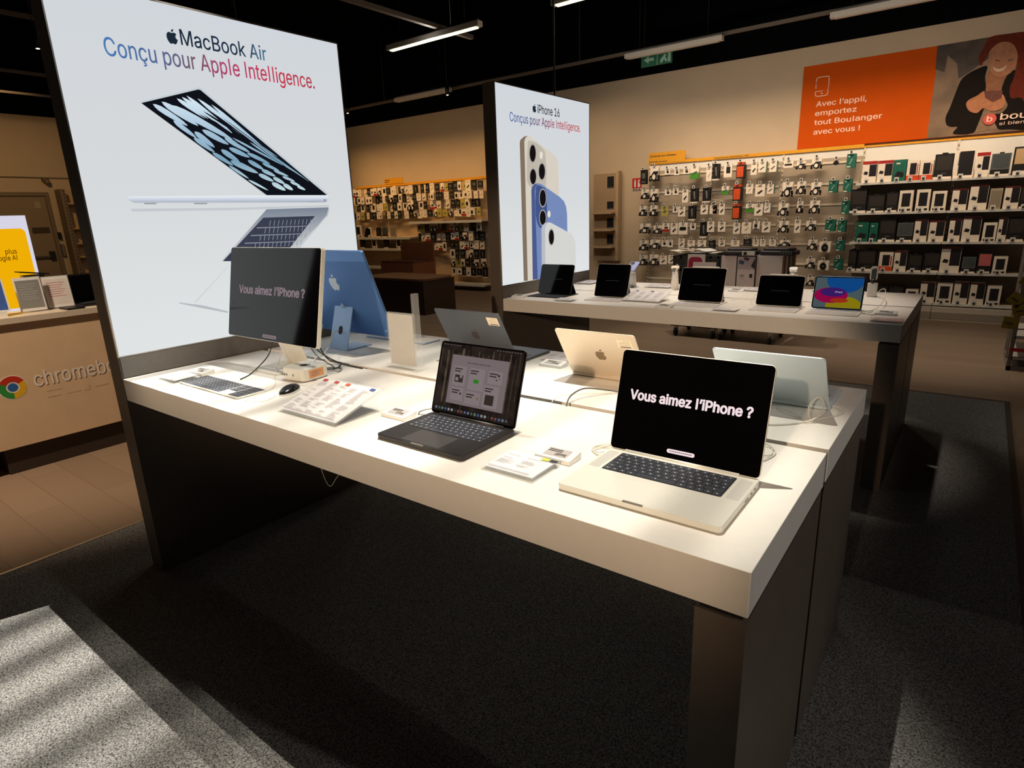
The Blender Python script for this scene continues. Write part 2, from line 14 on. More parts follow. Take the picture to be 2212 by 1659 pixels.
BANNER={'orange':[(0.44,3.216),(1.922,3.225),(1.942,2.202),(0.448,2.179)],'photo':[(1.924,3.225),(3.15,3.233),(3.323,2.153),(1.944,2.202)],'bark':[(1.924,3.225),(2.431,3.229),(2.443,3.003),(2.279,2.881),(2.183,2.825),(2.15,2.993),(2.042,3.103),(2.034,2.917),(1.936,2.968)],'hair':[(2.431,3.229),(2.585,3.234),(2.747,3.226),(2.928,3.183),(3.008,2.661),(2.982,2.285),(2.891,2.386),(2.813,2.532),(2.715,2.544),(2.688,2.662),(2.71,2.771),(2.711,2.96),(2.664,3.089),(2.579,3.147),(2.503,3.139),(2.45,3.092),(2.413,3.008),(2.383,2.933),(2.351,3.018),(2.385,3.137)],'face':[(2.448,3.036),(2.476,3.121),(2.548,3.158),(2.639,3.126),(2.695,3.04),(2.713,2.949),(2.691,2.841),(2.63,2.794),(2.552,2.794),(2.488,2.86),(2.456,2.945)],'neck':[(2.471,2.874),(2.552,2.794),(2.64,2.793),(2.612,2.718),(2.605,2.627),(2.484,2.644),(2.46,2.739)],'jacket':[(2.444,2.924),(2.347,2.905),(2.261,2.86),(2.207,2.798),(2.173,2.662),(2.14,2.511),(2.111,2.406),(2.133,2.318),(2.191,2.288),(2.245,2.282),(2.212,2.207),(2.413,2.199),(2.455,2.343),(2.483,2.505),(2.47,2.669),(2.44,2.811)],'jacket2':[(2.648,2.803),(2.72,2.837),(3.008,2.661),(3.078,2.206),(2.734,2.208),(2.637,2.229),(2.581,2.376),(2.649,2.392),(2.695,2.478),(2.617,2.614),(2.622,2.716)],'hand1':[(2.296,2.528),(2.32,2.578),(2.387,2.61),(2.452,2.654),(2.473,2.576),(2.517,2.477),(2.459,2.461),(2.414,2.419),(2.337,2.452)],'hand2':[(2.427,2.547),(2.473,2.576),(2.578,2.539),(2.618,2.603),(2.66,2.551),(2.667,2.47),(2.624,2.429),(2.544,2.427),(2.455,2.485)],'phone':[(2.452,2.654),(2.628,2.638),(2.625,2.556),(2.551,2.519),(2.473,2.576)],'smile':[(2.502,2.904),(2.56,2.872),(2.624,2.902),(2.602,2.855),(2.554,2.845),(2.517,2.867)],'eye':[[(2.51,2.981),(2.557,2.96),(2.554,2.949),(2.512,2.967)],[(2.626,2.957),(2.673,2.96),(2.675,2.947),(2.629,2.944)]],'shirt':[(2.46,2.739),(2.605,2.627),(2.59,2.387),(2.633,2.224),(2.423,2.198),(2.455,2.343),(2.479,2.458)]}

# ------------------------------------------------------------------ materials
def lin(c):
    return tuple(((v/255.0)/12.92 if v/255.0 <= 0.04045 else ((v/255.0+0.055)/1.055)**2.4) for v in c)
_M = {}
def M(name, col=(200, 200, 200), rough=0.5, metal=0.0, noise=0.04, scale=40, bump=0.0, bscale=200,
      emit=0.0, alpha=1.0, trans=0.0, spec=0.5, coat=0.0):
    if name in _M: return _M[name]
    m = bpy.data.materials.new(name); m.use_nodes = True
    nt = m.node_tree; b = nt.nodes['Principled BSDF']
    l = lin(col)
    tc = nt.nodes.new('ShaderNodeTexCoord')
    nz = nt.nodes.new('ShaderNodeTexNoise'); nz.inputs['Scale'].default_value = scale; nz.inputs['Detail'].default_value = 4
    nt.links.new(tc.outputs['Object'], nz.inputs['Vector'])
    cr = nt.nodes.new('ShaderNodeValToRGB')
    cr.color_ramp.elements[0].position = 0.3; cr.color_ramp.elements[1].position = 0.7
    cr.color_ramp.elements[0].color = tuple(max(0, v*(1-noise)) for v in l)+(1,)
    cr.color_ramp.elements[1].color = tuple(min(1, v*(1+noise)) for v in l)+(1,)
    nt.links.new(nz.outputs['Fac'], cr.inputs['Fac'])
    nt.links.new(cr.outputs['Color'], b.inputs['Base Color'])
    b.inputs['Roughness'].default_value = rough; b.inputs['Metallic'].default_value = metal
    b.inputs['Specular IOR Level'].default_value = spec
    b.inputs['Alpha'].default_value = alpha
    b.inputs['Transmission Weight'].default_value = trans
    b.inputs['Coat Weight'].default_value = coat
    if emit > 0:
        nt.links.new(cr.outputs['Color'], b.inputs['Emission Color'])
        b.inputs['Emission Strength'].default_value = emit
    if bump > 0:
        n2 = nt.nodes.new('ShaderNodeTexNoise'); n2.inputs['Scale'].default_value = bscale
        nt.links.new(tc.outputs['Object'], n2.inputs['Vector'])
        bp = nt.nodes.new('ShaderNodeBump'); bp.inputs['Strength'].default_value = bump; bp.inputs['Distance'].default_value = 0.002
        nt.links.new(n2.outputs['Fac'], bp.inputs['Height']); nt.links.new(bp.outputs['Normal'], b.inputs['Normal'])
    _M[name] = m
    return m
def E(name, col=(200, 200, 200), s=1.0, noise=0.0, scale=3):          # backlit print, screens, tubes
    if name in _M: return _M[name]
    m = bpy.data.materials.new(name); m.use_nodes = True
    nt = m.node_tree; nt.nodes.clear()
    o = nt.nodes.new('ShaderNodeOutputMaterial'); e = nt.nodes.new('ShaderNodeEmission')
    l = lin(col); e.inputs['Strength'].default_value = s
    tc = nt.nodes.new('ShaderNodeTexCoord'); nz = nt.nodes.new('ShaderNodeTexNoise'); nz.inputs['Scale'].default_value = scale
    cr = nt.nodes.new('ShaderNodeValToRGB')
    cr.color_ramp.elements[0].color = tuple(v*(1-noise) for v in l)+(1,)
    cr.color_ramp.elements[1].color = tuple(min(1, v*(1+noise)) for v in l)+(1,)
    nt.links.new(tc.outputs['Object'], nz.inputs['Vector']); nt.links.new(nz.outputs['Fac'], cr.inputs['Fac'])
    nt.links.new(cr.outputs['Color'], e.inputs['Color']); nt.links.new(e.outputs[0], o.inputs[0])
    _M[name] = m
    return m
def EG(name, axis, a, b, stops, s=1.0):               # gradient print along an object axis (ink colours)
    m = bpy.data.materials.new(name); m.use_nodes = True
    nt = m.node_tree; nt.nodes.clear()
    o = nt.nodes.new('ShaderNodeOutputMaterial'); e = nt.nodes.new('ShaderNodeEmission'); e.inputs['Strength'].default_value = s
    tc = nt.nodes.new('ShaderNodeTexCoord'); sp = nt.nodes.new('ShaderNodeSeparateXYZ')
    mr = nt.nodes.new('ShaderNodeMapRange'); mr.inputs['From Min'].default_value = a; mr.inputs['From Max'].default_value = b
    cr = nt.nodes.new('ShaderNodeValToRGB')
    while len(cr.color_ramp.elements) < len(stops): cr.color_ramp.elements.new(0.5)
    for el, (p, c) in zip(cr.color_ramp.elements, stops): el.position = p; el.color = lin(c)+(1,)
    nt.links.new(tc.outputs['Object'], sp.inputs[0]); nt.links.new(sp.outputs[axis], mr.inputs['Value'])
    nt.links.new(mr.outputs[0], cr.inputs['Fac']); nt.links.new(cr.outputs['Color'], e.inputs['Color'])
    nt.links.new(e.outputs[0], o.inputs[0])
    return m

# ------------------------------------------------------------------ text and logo outlines
_T = {}
FONT = None
try:                                                   # the clean sans that ships inside Blender, else its default font
    import os
    FONT = bpy.data.fonts.load(os.path.join(bpy.utils.resource_path('LOCAL'), 'datafiles', 'fonts', 'Inter.woff2'))
except Exception: FONT = None
_R = {}
def raw(s):                                            # outline of a few letters as a filled mesh
    if s in _R: return _R[s]
    cu = bpy.data.curves.new('t', 'FONT'); cu.body = s; cu.size = 10.0; cu.resolution_u = 3; cu.fill_mode = 'NONE'
    if FONT: cu.font = FONT
    ob = bpy.data.objects.new('t', cu); COL.objects.link(ob)
    bpy.context.view_layer.update()
    me = bpy.data.meshes.new_from_object(ob.evaluated_get(bpy.context.evaluated_depsgraph_get()))
    pts = [(v.co.x/10.0, v.co.y/10.0) for v in me.vertices]; nb = {}
    for e in me.edges:
        a, b = e.vertices; nb.setdefault(a, []).append(b); nb.setdefault(b, []).append(a)
    loops = []; seen = set()
    for i in range(len(pts)):
        if i in seen or i not in nb: continue
        lp = [i]; seen.add(i)
        while True:
            nx = [q for q in sorted(nb[lp[-1]], key=lambda q: abs(q-lp[-1])) if q not in seen]
            if not nx: break
            lp.append(nx[0]); seen.add(nx[0])
        loops.append(lp)
    con = [(lp[j], lp[(j+1) % len(lp)]) for lp in loops for j in range(len(lp))]
    cv, ce, cf, *_ = delaunay_2d_cdt([Vector(p) for p in pts], con, [], 0, 1e-6)
    keep = []
    for f_ in cf:                                       # non-zero winding rule
        cx = sum(cv[q].x for q in f_)/3; cy = sum(cv[q].y for q in f_)/3; wn = 0
        for a, b in con:
            (x0, y0), (x1, y1) = pts[a], pts[b]
            if (y0 <= cy) != (y1 <= cy):
                xi = x0+(cy-y0)*(x1-x0)/(y1-y0)
                if xi > cx: wn += 1 if y1 > y0 else -1
        if wn != 0: keep.append(tuple(f_))
    r = ([(q.x, q.y, 0.0) for q in cv], keep)
    bpy.data.objects.remove(ob); bpy.data.curves.remove(cu); bpy.data.meshes.remove(me)
    _R[s] = r; return r
def xmax(s): return max(v[0] for v in raw(s)[0])
CAPH = max(v[1] for v in raw('H')[0]); HH = xmax('HH')
def text_geo(s, bold=0.0):
    k = (s, bold)
    if k in _T: return _T[k]
    vs = []; fs = []; x = 0.0
    for ch in s:
        src = '|' if ch in 'Il' else ch
        adv = xmax('H'+src+'H')-HH
        if ch != ' ':
            g, f_ = raw(src); o = len(vs)
            if ch in 'Il':                             # plain upright strokes for capital I and small l
                ym = sum(v[1] for v in g)/len(g); xm = sum(v[0] for v in g)/len(g)
                g = [(xm+(v[0]-xm)*1.15, 0.0 if v[1] < ym else CAPH*1.02, 0) for v in g]
            vs += [(x+v[0], v[1], 0) for v in g]; fs += [tuple(q+o for q in p) for p in f_]
        x += adv
    if bold > 0:                                       # heavier weight: the outline struck again with small shifts
        b_ = bold*0.55; base = list(vs); nb = len(base); fb = list(fs); vs = []; fs = []
        for i, (dx, dy) in enumerate([(b_*math.cos(PI*q/(4 if bold < 0.05 else 8)), b_*0.8*math.sin(PI*q/(4 if bold < 0.05 else 8))) for q in range(8 if bold < 0.05 else 16)]+[(0, 0)]):
            vs += [(x_+dx, y_+dy, i) for x_, y_, z_ in base]; fs += [tuple(q+i*nb for q in f_) for f_ in fb]
    x0 = min(v[0] for v in vs); x1 = max(v[0] for v in vs)
    _T[k] = ([((v[0]-x0)/(x1-x0), v[1]/CAPH, v[2]) for v in vs], fs)     # x 0..1, cap height 1
    return _T[k]
def smooth(pts, n=4, corners=()):
    out = []; N = len(pts)
    for i in range(N):
        p0, p1, p2, p3 = pts[i-1], pts[i], pts[(i+1) % N], pts[(i+2) % N]
        if i in corners: p0 = p1
        if (i+1) % N in corners: p3 = p2
        for k in range(n):
            t = k/n
            out.append(tuple(0.5*((2*p1[j])+(-p0[j]+p2[j])*t+(2*p0[j]-5*p1[j]+4*p2[j]-p3[j])*t*t+(-p0[j]+3*p1[j]-3*p2[j]+p3[j])*t**3) for j in (0, 1)))
    return out
FRUIT = smooth([(0.50, 0.91), (0.60, 0.945), (0.72, 0.97), (0.85, 0.93), (0.93, 0.84), (0.85, 0.77), (0.81, 0.64), (0.86, 0.51), (0.97, 0.42), (0.92, 0.27), (0.83, 0.12), (0.72, 0.02), (0.62, 0.03), (0.51, 0.065), (0.40, 0.03), (0.30, 0.005), (0.18, 0.10), (0.08, 0.27), (0.02, 0.47), (0.04, 0.70), (0.12, 0.86), (0.25, 0.95), (0.38, 0.945)], 3, (4, 8))
LEAF = smooth([(0.49, 0.99), (0.50, 1.10), (0.58, 1.20), (0.70, 1.25), (0.70, 1.13), (0.62, 1.03)], 3, (0, 3))

# ------------------------------------------------------------------ mesh builder
class MB:
    def __init__(s): s.v = []; s.f = []; s.m = []; s.ms = []; s.T = Matrix.Identity(4); s.sm = []
    def mi(s, m):
        if m not in s.ms: s.ms.append(m)
        return s.ms.index(m)
    def add(s, vs, fs, m, smooth=False):
        o = len(s.v); s.v += [tuple(s.T @ Vector(v)) for v in vs]; i = s.mi(m)
        for f in fs: s.f.append(tuple(o+k for k in f)); s.m.append(i); s.sm.append(smooth)
        return s
    def box(s, a, b, m):
        x0, y0, z0 = a; x1, y1, z1 = b
        return s.add([(x0, y0, z0), (x1, y0, z0), (x1, y1, z0), (x0, y1, z0), (x0, y0, z1), (x1, y0, z1), (x1, y1, z1), (x0, y1, z1)],
                     [(3, 2, 1, 0), (4, 5, 6, 7), (0, 1, 5, 4), (1, 2, 6, 5), (2, 3, 7, 6), (3, 0, 4, 7)], m)
    def slab(s, w, d, z0, z1, r, m, n=5, bev=0.0, cx=0, cy=0):      # rounded plate, optionally chamfered edges
        rings = [(z0, 0.0), (z1, 0.0)] if bev <= 0 else [(z0, bev), (z0+bev, 0), (z1-bev, 0), (z1, bev)]
        vs = []; 
        for z, ins in rings:
            for cxx, cyy, a0 in ((1, 1, 0), (-1, 1, 90), (-1, -1, 180), (1, -1, 270)):
                for k in range(n+1):
                    a = math.radians(a0+90*k/n); rr = max(r-ins, 0.0001)
                    vs.append((cx+cxx*(w/2-r)+rr*math.cos(a), cy+cyy*(d/2-r)+rr*math.sin(a), z))
        N = 4*(n+1); fs = [tuple(range(N))[::-1], tuple(range((len(rings)-1)*N, len(rings)*N))]
        for q in range(len(rings)-1):
            for k in range(N): fs.append((q*N+k, q*N+(k+1) % N, (q+1)*N+(k+1) % N, (q+1)*N+k))
        return s.add(vs, fs, m)
    def prism(s, pts, z0, z1, m):
        N = len(pts); vs = [(x, y, z0) for x, y in pts]+[(x, y, z1) for x, y in pts]
        tri = tessellate_polygon([[Vector((x, y, 0)) for x, y in pts]])
        fs = [tuple(t) for t in tri]+[tuple(N+k for k in t)[::-1] for t in tri]
        fs += [(k, (k+1) % N, N+(k+1) % N, N+k) for k in range(N)]
        return s.add(vs, fs, m)
    def cyl(s, p0, p1, r, m, n=12, r1=None):
        p0 = Vector(p0); p1 = Vector(p1); d = (p1-p0).normalized(); r1 = r if r1 is None else r1
        a = d.orthogonal().normalized(); b = d.cross(a)
        vs = [p0+(a*math.cos(2*PI*k/n)+b*math.sin(2*PI*k/n))*r for k in range(n)]+[p1+(a*math.cos(2*PI*k/n)+b*math.sin(2*PI*k/n))*r1 for k in range(n)]
        fs = [tuple(range(n))[::-1], tuple(range(n, 2*n))]+[(k, (k+1) % n, n+(k+1) % n, n+k) for k in range(n)]
        return s.add([tuple(v) for v in vs], fs, m, True)
    def tube(s, pts, r, m, n=6, sub=4):
        P = [Vector(p) for p in pts]; Q = []
        for i in range(len(P)-1):
            p0 = P[max(i-1, 0)]; p1 = P[i]; p2 = P[i+1]; p3 = P[min(i+2, len(P)-1)]
            for k in range(sub):
                t = k/sub; Q.append(0.5*((2*p1)+(-p0+p2)*t+(2*p0-5*p1+4*p2-p3)*t*t+(-p0+3*p1-3*p2+p3)*t**3))
        Q.append(P[-1]); vs = []; N = len(Q); up = Vector((0, 0, 1))
        for i, q in enumerate(Q):
            d = (Q[min(i+1, N-1)]-Q[max(i-1, 0)]).normalized()
            a = d.cross(up); a = a.normalized() if a.length > 1e-4 else d.orthogonal().normalized(); b = d.cross(a)
            for k in range(n): vs.append(tuple(q+(a*math.cos(2*PI*k/n)+b*math.sin(2*PI*k/n))*r))
        fs = [tuple(range(n)), tuple(range((N-1)*n, N*n))[::-1]]
        for i in range(N-1):
            for k in range(n): fs.append((i*n+k, i*n+(k+1) % n, (i+1)*n+(k+1) % n, (i+1)*n+k))
        return s.add(vs, fs, m, True)
    def text(s, txt, P, u, v, w, cap, m, bold=0.0):
        g, f = text_geo(txt, bold); P = Vector(P); u = Vector(u); v = Vector(v)
        n = u.cross(v)*min(0.0002, cap*0.002); return s.add([tuple(P+u*(x*w)+v*(y*cap)+n*z) for x, y, z in g], f, m)
    def flat(s, pts, P, u, v, m, sc=1.0):                # closed outline drawn in a plane
        P = Vector(P); u = Vector(u); v = Vector(v)
        tri = tessellate_polygon([[Vector((x, y, 0)) for x, y in pts]])
        return s.add([tuple(P+u*(x*sc)+v*(y*sc)) for x, y in pts], [tuple(t) for t in tri], m)
    def fruit(s, P, u, v, w, m):
        s.flat(FRUIT, P, u, v, m, w); return s.flat(LEAF, P, u, v, m, w)
    def plate(s, pts, x, th, m, axis='x'):               # thin raised print: outline in (y,z) or (x,z)
        N = len(pts)
        if axis == 'x': vs = [(x, a, b) for a, b in pts]+[(x+th, a, b) for a, b in pts]
        else: vs = [(a, x, b) for a, b in pts]+[(a, x-th, b) for a, b in pts]
        tri = tessellate_polygon([[Vector((a, b, 0)) for a, b in pts]])
        fs = [tuple(N+k for k in t) for t in tri]+[(k, (k+1) % N, N+(k+1) % N, N+k) for k in range(N)]
        return s.add(vs, fs, m)
    def build(s, name, parent=None, loc=(0, 0, 0), rot=(0, 0, 0)):
        me = bpy.data.meshes.new(name); me.from_pydata(s.v, [], s.f)
        for m in s.ms: me.materials.append(m)
        for p, i, q in zip(me.polygons, s.m, s.sm): p.material_index = i; p.use_smooth = q
        me.update()
        o = bpy.data.objects.new(name, me); COL.objects.link(o)
        o.location = loc; o.rotation_euler = rot
        if parent: o.parent = parent
        return o
def thing(name, label, cat, loc=(0, 0, 0), rz=0, group=None):
    o = bpy.data.objects.new(name, None); COL.objects.link(o); o.empty_display_size = 0.05
    o.location = loc; o.rotation_euler = (0, 0, rz); return tag(o, label, cat, group)
def tag(o, label, cat, group=None):
    o['label'] = label; o['category'] = cat
    if group: o['group'] = group
    return o
def struct(o): o['kind'] = 'structure'; return o
def copy_tree(o, parent=None):
    c = o.copy(); COL.objects.link(c); c.parent = parent
    for ch in o.children: copy_tree(ch, c)
    return c
X, Y, Z = Vector((1, 0, 0)), Vector((0, 1, 0)), Vector((0, 0, 1))

# ------------------------------------------------------------------ common materials
white_lam = M('white_laminate', (236, 232, 224), 0.42, noise=0.015)
dark_lam = M('dark_laminate', (102, 91, 81), 0.38, noise=0.06, scale=15)
box_paint = M('lightbox_paint', (94, 85, 77), 0.45, noise=0.06)
skirt_grey = M('lightbox_skirt', (104, 99, 92), 0.5, noise=0.05)
wall_paint = M('wall_paint', (205, 186, 160), 0.85, noise=0.03, scale=3)
black_glass = M('black_glass', (5, 4, 5), 0.08, noise=0.0, spec=0.38)
black_plastic = M('black_plastic', (18, 18, 19), 0.45)
white_plastic = M('white_plastic', (232, 232, 228), 0.4, noise=0.01)
silver = M('silver_aluminium', (226, 224, 214), 0.42, metal=0.25, noise=0.015, scale=300)
space_black = M('dark_aluminium', (58, 54, 54), 0.42, metal=0.7, noise=0.02, scale=300)
midnight = M('midnight_aluminium', (84, 88, 96), 0.42, metal=0.35, noise=0.02, scale=300)
starlight = M('champagne_aluminium', (222, 206, 184), 0.42, metal=0.3, noise=0.015, scale=300)
skyblue = M('pale_blue_aluminium', (204, 218, 226), 0.42, metal=0.2, noise=0.015, scale=300)
imac_blue = M('blue_aluminium', (84, 128, 190), 0.45, metal=0.4, noise=0.02, scale=200)
imac_light = M('light_blue_aluminium', (150, 178, 212), 0.45, metal=0.4, noise=0.02, scale=200)
key_black = M('key_black', (54, 57, 66), 0.4, noise=0.05)
key_well = M('key_well', (10, 10, 12), 0.6)
legend = M('key_legend', (205, 205, 205), 0.5)
acrylic = M('clear_acrylic', (238, 242, 240), 0.08, noise=0.0, trans=0.0, alpha=0.14)
paper = M('printed_paper', (238, 234, 236), 0.7, noise=0.02)
ink_grey = M('ink_grey', (150, 146, 150), 0.8)
ink_dark = M('ink_dark', (50, 48, 52), 0.8)
cable_white = M('cable_white', (222, 220, 208), 0.5)
cable_black = M('cable_black', (34, 36, 34), 0.5)
chrome = M('chrome', (190, 190, 188), 0.25, metal=1.0)
steel_white = M('shelf_white', (225, 214, 196), 0.55, noise=0.03)
text_dim = E('screen_text_dim', (150, 126, 132), 0.8)
text_lit = E('screen_text', (243, 222, 224), 1.0)

# ------------------------------------------------------------------ the room
def carpet_mat():
    m = M('speckled_carpet', (96, 94, 88), 0.95, noise=0.0, bump=0.8, bscale=420, spec=0.1)
    nt = m.node_tree; b = nt.nodes['Principled BSDF']
    nz = nt.nodes.new('ShaderNodeTexNoise'); nz.inputs['Scale'].default_value = 190; nz.inputs['Detail'].default_value = 6; nz.inputs['Roughness'].default_value = 0.75
    tc = nt.nodes.new('ShaderNodeTexCoord'); nt.links.new(tc.outputs['Object'], nz.inputs['Vector'])
    cr = nt.nodes.new('ShaderNodeValToRGB')
    cr.color_ramp.elements[0].position = 0.38; cr.color_ramp.elements[0].color = lin((38, 37, 37))+(1,)
    cr.color_ramp.elements[1].position = 0.64; cr.color_ramp.elements[1].color = lin((178, 175, 170))+(1,)
    nt.links.new(nz.outputs['Fac'], cr.inputs['Fac']); nt.links.new(cr.outputs['Color'], b.inputs['Base Color'])
    return m
def floor_mat():
    m = M('vinyl_plank', (150, 116, 88), 0.5, noise=0.0, spec=0.25)
    nt = m.node_tree; b = nt.nodes['Principled BSDF']
    tc = nt.nodes.new('ShaderNodeTexCoord'); br = nt.nodes.new('ShaderNodeTexBrick')
    br.inputs['Scale'].default_value = 1.0; br.inputs['Brick Width'].default_value = 1.2; br.inputs['Row Height'].default_value = 0.19
    br.inputs['Mortar Size'].default_value = 0.002; br.inputs['Mortar Smooth'].default_value = 0.3
    br.inputs['Color1'].default_value = lin((142, 120, 100))+(1,); br.inputs['Color2'].default_value = lin((134, 113, 94))+(1,); br.inputs['Mortar'].default_value = lin((116, 97, 80))+(1,)
    nt.links.new(tc.outputs['Object'], br.inputs['Vector']); nt.links.new(br.outputs['Color'], b.inputs['Base Color'])
    return m
carpet_m = carpet_mat(); plank_m = floor_mat()
struct(MB().box((-12.4, -5.5, -0.1), (6.5, 9.2, 0.0), plank_m).build('floor'))
tag(MB().box((-0.585, -5.4, 0.0), (2.955, 4.60, 0.004), carpet_m).build('carpet'), 'dark grey speckled carpet laid under both display tables', 'carpet')
struct(MB().box((-0.60, -5.4, 0.0), (-0.585, 4.60, 0.007), chrome).build('trim_1'))
struct(MB().box((2.955, -5.4, 0.0), (2.985, 4.63, 0.005), M('rubber_edge', (70, 60, 52), 0.7)).build('trim_2'))
struct(MB().box((-0.60, 4.60, 0.0), (2.955, 4.63, 0.005), M('rubber_edge')).build('trim_3'))
struct(MB().box((-11.4, 8.75, 0.0), (6.5, 8.95, 3.47), wall_paint).build('wall_back'))
struct(MB().box((-11.6, -5.5, 0.0), (-11.4, 8.95, 3.47), wall_paint).build('wall_left'))
ceil_m = M('ceiling_black', (8, 8, 10), 0.95, spec=0.1)
struct(MB().box((-12.4, 8.95, 3.0), (6.5, 9.4, 5.2), ceil_m).build('wall_upper_back')); struct(MB().box((-12.4, -5.5, 3.0), (-11.6, 9.4, 5.2), ceil_m).build('wall_upper_left'))
struct(MB().box((-12.4, -5.5, 5.2), (6.5, 9.4, 5.3), ceil_m).build('ceiling'))
# emergency door in the left wall
door_m = M('door_paint', (150, 132, 108), 0.7); frame_m = M('door_frame_paint', (128, 112, 92), 0.6)
d = MB(); d.box((-11.4, 2.30, 0.0), (-11.375, 3.31, 2.075), door_m); d = struct(d.build('door_1'))
f = MB(); f.box((-11.4, 3.312, 0), (-11.34, 3.374, 2.145), frame_m); f.box((-11.4, 2.24, 2.078), (-11.34, 3.312, 2.145), frame_m); f.box((-11.4, 2.24, 0), (-11.34, 2.298, 2.078), frame_m); f.build('door_frame', d)
h = MB(); h.box((-11.36, 2.45, 0.96), (-11.33, 3.24, 1.0), M('push_bar', (88, 74, 60), 0.4)); h.box((-11.375, 3.18, 0.93), (-11.31, 3.26, 1.08), black_plastic); h.box((-11.375, 2.45, 0.94), (-11.33, 2.53, 1.02), black_plastic); h.build('push_bar', d)
MB().box((-11.374, 3.0, 1.42), (-11.36, 3.27, 1.52), M('door_vent', (70, 58, 46), 0.6)).build('door_plate', d)
MB().box((-11.374, 3.13, 1.86), (-11.37, 3.22, 1.98), M('door_sticker', (170, 156, 132), 0.6)).build('notice', d)
o = MB(); o.box((-11.4, 3.39, 1.30), (-11.33, 3.43, 1.42), black_plastic); o.box((-11.4, 3.39, 0.98), (-11.34, 3.44, 1.20), frame_m)
tag(o.build('door_lock_box'), 'small black and grey lock box on the wall just right of the emergency door', 'lock box')
tag(MB().tube([(-11.385, 1.9, 2.41), (-11.385, 3.0, 2.405), (-11.385, 3.9, 2.40)], 0.012, frame_m).build('wall_cable'), 'thin cable conduit running along the left wall above the door', 'conduit')
o = MB(); o.cyl((-11.4, 3.376, 2.36), (-11.28, 3.376, 2.34), 0.05, frame_m, 14); o.cyl((-11.28, 3.376, 2.34), (-11.22, 3.376, 2.31), 0.05, frame_m, 14, 0.03)
tag(o.build('wall_sensor'), 'small rounded sensor fixed on the left wall above the emergency door', 'sensor')
# shelving beside the door
t = thing('wall_shelving', 'beige slotted shelving unit against the left wall, right of the emergency door', 'shelving', (-11.1, 3.49, 0))
up = M('shelf_beige', (196, 168, 130), 0.6)
MB().box((-0.29, 0.10, 0.0), (-0.27, 2.2, 2.18), up).build('back_panel', t)
for k, (yy) in enumerate((0.0, 1.0)):
    u_ = MB(); u_.box((-0.28, yy, 0), (0.0, yy+0.08, 2.19), frame_m)
    for z_ in range(30): u_.box((0.0, yy+0.045, 0.4+z_*0.06), (0.003, yy+0.06, 0.43+z_*0.06), ink_dark)
    u_.build('upright', t)
for z_ in (0.45, 0.95, 1.2, 1.48, 1.93): MB().box((-0.27, 0.08, z_-0.015), (0.05, 2.2, z_+0.012), up).build('shelf', t)

# ceiling pipes, trays and light fittings
pipe_m = M('galvanised_pipe', (120, 110, 100), 0.6); fit_m = M('fitting_housing', (226, 220, 212), 0.5)
def pipe(p0, p1, w, label, top=5.2):
    o = MB(); d_ = Vector(p1)-Vector(p0); n_ = d_.cross(Z).normalized()*w/2; a, b = Vector(p0), Vector(p1)
    vs = [a-n_, a+n_, b+n_, b-n_]; h_ = Vector((0, 0, w*0.8))
    o.add([tuple(v) for v in vs]+[tuple(v+h_) for v in vs], [(0, 1, 2, 3), (7, 6, 5, 4), (0, 4, 5, 1), (1, 5, 6, 2), (2, 6, 7, 3), (3, 7, 4, 0)], pipe_m)
    t = thing('cable_tray', label, 'cable tray', (0, 0, 0)); o.build('tray', t)
    for q in (0.12, 0.5, 0.88):
        c_ = Vector(p0)+d_*q; MB().cyl((c_.x, c_.y, c_.z+w*.8), (c_.x, c_.y, top), 0.003, pipe_m, 5).build('hanger', t)
    return t
pipe((-8.6, 8.1, 3.66), (3.2, 8.1, 3.66), 0.05, 'long grey cable tray running under the dark ceiling along the back wall')
pipe((-3.12, 2.6, 3.71), (-3.12, 6.02, 3.71), 0.06, 'grey cable tray crossing above the lit batten light')
pipe((-9, -2, 4.47), (-9, 5.2, 4.47), 0.07, 'highest grey tray in the dark ceiling left of the tall poster')
pipe((-9, -2, 3.70), (-9, 5.2, 3.70), 0.05, 'middle grey tray in the dark ceiling left of the tall poster', 4.46)
pipe((-9, -2, 3.41), (-9, 5.2, 3.41), 0.04, 'lowest grey tray in the dark ceiling left of the tall poster', 3.69)
pipe((-1.25, -0.2, 3.75), (-1.25, 3.0, 3.75), 0.05, 'grey tray hanging above the top edge of the tall poster')
def fitting(x0, x1, y, z, lit, label):
    t = thing('batten_light', label, 'ceiling light', ((x0+x1)/2, y, z), group=None); hw = (x1-x0)/2
    h_ = MB(); h_.box((-hw, -0.045, 0.0), (hw, 0.045, 0.06), fit_m); h_.add([(-hw+.02, -0.045, 0.06), (hw-.02, -0.045, 0.06), (hw-.02, 0, 0.09), (-hw+.02, 0, 0.09), (-hw+.02, 0.045, 0.06), (hw-.02, 0.045, 0.06)], [(0, 1, 2, 3), (3, 2, 5, 4)], fit_m); h_.build('housing', t)
    MB().box((-hw+0.05, -0.028, -0.012), (hw-0.05, 0.028, 0.0), E('tube_lit', (255, 250, 190), 3.0) if lit else M('diffuser_off', (205, 198, 186), 0.4)).build('diffuser', t)
    for s_ in (-0.7, 0.7): MB().cyl((s_*hw, 0, 0.08), (s_*hw, 0, 5.2-z), 0.003, cable_black, 5).build('hanging_wire', t)
    return t
fitting(-4.05, -2.45, 5.38, 3.62, True, 'lit batten light glowing yellow-white between the two posters')
fitting(-1.42, 0.15, 5.38, 3.62, True, 'lit batten light cut off by the top edge of the picture')
fitting(-1.86, -0.44, 8.0, 3.58, False, 'unlit white batten light above the green exit sign')
fitting(0.85, 2.35, 8.0, 3.58, False, 'unlit white batten light above the orange banner')
fitting(-6.6, -5.2, 7.85, 3.58, False, 'unlit batten light above the crowded left accessory wall')
